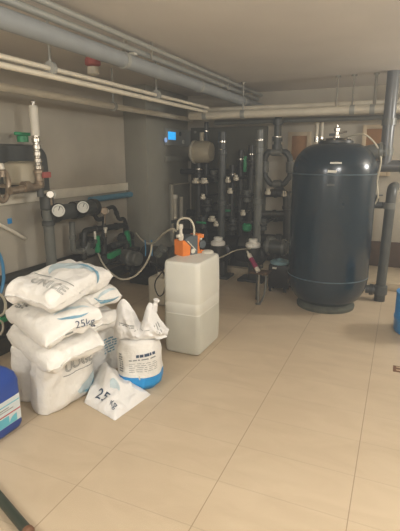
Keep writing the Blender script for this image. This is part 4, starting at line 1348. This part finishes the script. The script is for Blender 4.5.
# green lever on the back pipes
q = Bk(245, 164, 5.72)
t = thing('ball_valve', q - V((0, 0, .1)), 'green-lever valve high among the back risers', 'valve')
MB().box(q + V((-.02, -.02, -.1)), q + V((.02, .02, .1)), .01).build('handle', 'green', t, 'green lever handle')
MB().lathe(q + V((0, .02, 0)), [(.03, 0), (.05, .03), (.05, .12), (.03, .13), (.03, YB - .03 - q.y - .02)], (0, 1, 0), 16).build('valve_body', 'dgrey2', t)
q = Bk(247, 227, 5.6)
t = thing('ball_valve', q - V((0, 0, .04)), 'dark green valve above the second white cap', 'valve')
MB().lathe(q + V((0, 0, -.05)), [(.05, 0), (.065, .02), (.065, .08), (.04, .1)], n=16).build('valve_body', 'green', t)
MB().box(q + V((-.09, -.02, .05)), q + V((.09, .02, .075)), .008).build('handle', 'dgrey2', t)
# hexagonal loop and square frame of pipe
Yh = 5.7
pts = [Bk(x, y, Yh) for x, y in ((268, 152), (286, 152), (290, 158), (290, 176), (284, 184), (271, 184), (265, 176), (265, 158))]
t = thing('pipe_loop', Bk(277, 184, Yh), 'grey pipe bent in an eight-sided loop beside the dark tank', 'pipe')
MB().tube(sum([[a, a.lerp(b, .5)] for a, b in zip(pts, pts[1:] + pts[:1])], []), .036, 14, 2, True).build('pipe_ring', 'dgrey', t)
for k in (0, 2, 4, 6):
    aa, bb = pts[k], pts[(k + 1) % 8]
    MB().lathe(aa.lerp(bb, .2), [(.036, 0), (.05, .005), (.05, (bb - aa).length * .6), (.036, (bb - aa).length * .62)], bb - aa, 16).build('union_nut', 'mgrey', t)
a = Bk(277, 152, Yh)
MB().cyl(a, (a.x, Yh, ZP + .1), .045, n=16).build('drop_pipe', 'dgrey', t)
for py in (122, 139, 147):
    MB().lathe((a.x, Yh, Bk(277, py, Yh).z), [(.05, -.03), (.064, -.03), (.064, .03), (.05, .03)], n=16).build('collar', 'dgrey', t)
MB().lathe((a.x, Yh, Bk(277, 137, Yh).z), [(.05, -.006), (.067, -.006), (.067, .006), (.05, .006)], n=16).build('bright_ring', 'chrome', t)
pipe_thing([Bk(287, 250, 5.6), Bk(287, 193, 5.6), Bk(265, 193, 5.6)], .05, 'frame_pipe', 'dgrey2', 'dark pipe turning down beside the tank, top of the square frame', 'square frame pipes', .08)
pipe_thing([Bk(287, 214, 5.6), Bk(262, 214, 5.6)], .045, 'frame_pipe', 'dgrey2', 'dark lower crossbar of the square pipe frame', 'square frame pipes')
# two strainer pumps with white caps
GP = 'strainer pumps with white caps'
for px, py, lab in ((218, 240, 'dark strainer pump with the first white cap, behind the white tank'), (253, 242, 'dark strainer pump with the second white cap, above the metal stand')):
    Y = 5.1
    q = P(px, py + 5, Y=Y)
    t = thing('strainer_pump', (q.x, Y, 0), lab, 'pump', GP)
    hz = q.z
    cp = MB().lathe((q.x, Y, hz), [(.086, 0), (.092, .012), (.088, .045), (.066, .055), (.055, .06), (.055, .095), (.05, .1)], n=28).build('white_cap', 'capw', t, 'white stepped screw cap')
    MB().lathe((q.x, Y, hz - .2), [(.06, 0), (.09, .03), (.095, .1), (.095, .19), (.08, .2)], n=24).build('strainer_bowl', 'dgrey2', t)
    MB().cyl((q.x, Y + .05, hz - .12), (q.x, Y + .3, hz - .12), .05, n=16).build('suction_pipe', 'dgrey2', t)
    MB().cyl((q.x, Y + .3, .13), (q.x, Y + .3, hz - .05), .05, n=16).build('rear_leg', 'dgrey2', t)
    MB().lathe((q.x, Y + .22, .32), [(.1, 0), (.13, .03), (.13, .12), (.1, .14)], (0, -1, 0), 24).build('volute', 'black', t)
    MB().cyl((q.x - .10, Y + .14, .32), (q.x - .24, Y + .16, .32), .1, n=20).build('motor', 'black', t)
    MB().box((q.x - .2, Y + .02, 0), (q.x + .12, Y + .28, .03), .005).box((q.x - .08, Y + .08, .03), (q.x + .06, Y + .2, .22), .01).build('pump_foot', 'dgrey2', t)
# clear strainer body by the tank
a, b = P(264, 246, Y=5.15), P(288, 246, Y=5.15)
t = thing('clear_strainer', ((a.x + b.x) / 2, 5.15, a.z - .1), 'clear-lidded strainer housing lying beside the dark tank', 'filter')
MB().lathe(a, [(.06, 0), (.085, .02), (.085, b.x - a.x - .02), (.06, b.x - a.x)], (1, 0, 0), 24).build('strainer_body', 'dgrey', t)
MB().lathe(a + V((.08, 0, .06)), [(.06, 0), (.06, .04), (.045, .06), (.0, .065)], n=20).build('clear_lid', 'glass', t)
for k in (.06, .24):
    MB().lathe(a + V((k, 0, 0)), [(.086, -.015), (.1, -.015), (.1, .015), (.086, .015)], (1, 0, 0), 24).build('clamp_ring', 'mgrey', t)
MB().cyl(a + V((.15, 0, -.08)), (a.x + .15, 5.15, 0.0), .045, n=14).build('support', 'dgrey2', t)
# blue lid, white plug, brown block
q = P(280, 262, Y=4.95)
t = thing('bucket_lid', q - V((0, 0, .02)), 'pale blue plastic bucket lid lying on a dark box beside the tank', 'lid')
MB().lathe(q - V((0, 0, .02)), [(.1, 0), (.11, .01), (.11, .03), (.09, .04)], n=28).build('lid_body', 'lblue', t)
MB().lathe(q + V((0, 0, .02)), [(.03, 0), (.03, .02), (.02, .025)], n=16).build('lid_knob', 'lblue', t)
zq = q.z - .022
t = thing('dark_box', (q.x, q.y, 0), 'dark box with a white tag under the pale blue lid', 'box')
MB().box((q.x - .11, q.y - .09, .05), (q.x + .12, q.y + .12, zq), .008).build('box_body', 'black', t)
for sx in (-1, 1):
    for sy in (-1, 1):
        MB().box((q.x + sx * .085 - .015, q.y + sy * .07 - .015, 0), (q.x + sx * .085 + .015, q.y + sy * .07 + .015, .055), .003).build('foot', 'black', t)
w = P(274.5, 268, Y=q.y - .09)
MB().box((w.x - .025, q.y - .094, w.z - .012), (w.x + .025, q.y - .089, w.z + .012), .002).build('white_tag', 'white', t)
a = P(292, 264, Y=5.15)
ob = MB().box((a.x - .05, 5.1, .0), (a.x + .05, 5.25, a.z + .04), .008).build('timber_block', 'rust'); tag(ob, 'small rust-brown block between the pale blue lid and tank', 'block')
# metal stand with cartridge tube
f0 = P(258, 304, Z=0)
zt_ = P(258, 273, Y=f0.y).z
t = thing('metal_stand', f0, 'little metal stand on thin legs behind the white tank', 'stand')
MB().box(f0 + V((-.11, -.02, zt_ - .012)), f0 + V((.09, .16, zt_)), .004).build('stand_top', 'brown', t)
MB().cyl(f0 + V((0, 0, 0)), f0 + V((0, 0, zt_ - .01)), .012, n=12).build('leg', 'rod', t)
MB().cyl(f0 + V((-.06, .14, 0)), f0 + V((-.06, .14, zt_ - .01)), .012, n=12).build('leg', 'dgrey', t)
MB().tube([f0 + V((.07, .02, zt_ - .01)), f0 + V((.065, .02, zt_ * .5)), f0 + V((.04, .02, .05)), f0 + V((.013, .01, .01))], .011, 10).build('brace', 'mgrey', t, 'curved grey brace')
MB().lathe(f0, [(.03, 0), (.03, .006), (.014, .01)], n=16).build('foot', 'mgrey', t)
a = f0 + V((-.015, .03, zt_ + .006)); b = P(247, 251, Y=f0.y + .16)
d = (b - a).normalized()
ln = (b - a).length
t = thing('sealant_cartridge', a, 'white cartridge tube with purple label leaning over the metal stand', 'cartridge')
MB().lathe(a, [(.018, 0), (.024, .005), (.024, ln * .82), (.012, ln * .86), (.012, ln * .93), (.006, ln)], d, 18).build('tube_body', 'white', t)
MB().lathe(a, [(.0243, ln * .18), (.0252, ln * .19), (.0252, ln * .62), (.0243, ln * .63)], d, 18).build('printed_label', 'purple', t, 'purple label band')
# thin hose from tank lid to stand
ob = MB().tube([P(219, 258, Y=4.2), P(226, 255, Y=4.4), P(234, 251, Y=4.6), P(243, 249, Y=4.8), P(252, 249, Y=5.06)], .007, 8).build('dosing_hose', 'hose'); tag(ob, 'thin pale hose running behind the white tank toward the strainer pumps', 'hose', 'milky dosing hoses')

# ------------------------------------------------------------------ light: unseen lamps, some added as fill
def lamp(loc, sx, sy, power, col, rot=(0, 0, 0)):
    L = bpy.data.lights.new('unseen_lamp', 'AREA')
    L.shape = 'RECTANGLE'; L.size = sx; L.size_y = sy; L.energy = power; L.color = col
    o = bpy.data.objects.new('unseen_lamp', L)
    COL.objects.link(o)
    o.location = loc; o.rotation_euler = rot
    return o


def bulb(loc, power, col, rad=.12):
    L = bpy.data.lights.new('unseen_lamp', 'POINT')
    L.energy = power; L.color = col; L.shadow_soft_size = rad
    o = bpy.data.objects.new('unseen_lamp', L)
    COL.objects.link(o)
    o.location = loc
    return o


WARM = (1, .98, .95)
bulb((.6, 1.1, 2.1), 125, WARM)
bulb((.6, -.9, 2.0), 60, WARM)  # added fill behind the camera, no fixture modelled
bulb((1.9, 4.9, 1.95), 120, WARM)
bulb((-1.9, -.6, 1.95), 95, WARM)  # added fill to brighten the left side, no fixture modelled

w = bpy.data.worlds.new('world'); S.world = w; w.use_nodes = True
w.node_tree.nodes['Background'].inputs['Color'].default_value = (.9, .95, 1, 1)
w.node_tree.nodes['Background'].inputs['Strength'].default_value = .1
vs_ = w.node_tree.nodes.new('ShaderNodeVolumeScatter')
vs_.inputs['Density'].default_value = .02
vs_.inputs['Color'].default_value = (.95, .96, .94, 1)
w.node_tree.links.new(vs_.outputs['Volume'], w.node_tree.nodes['World Output'].inputs['Volume'])
S.view_settings.view_transform = 'Standard'
S.view_settings.look = 'None'
S.view_settings.gamma = 1
S.view_settings.exposure = -0.1
S.view_settings.use_curve_mapping = False
S.cycles.max_bounces = 8
S.cycles.use_denoising = True
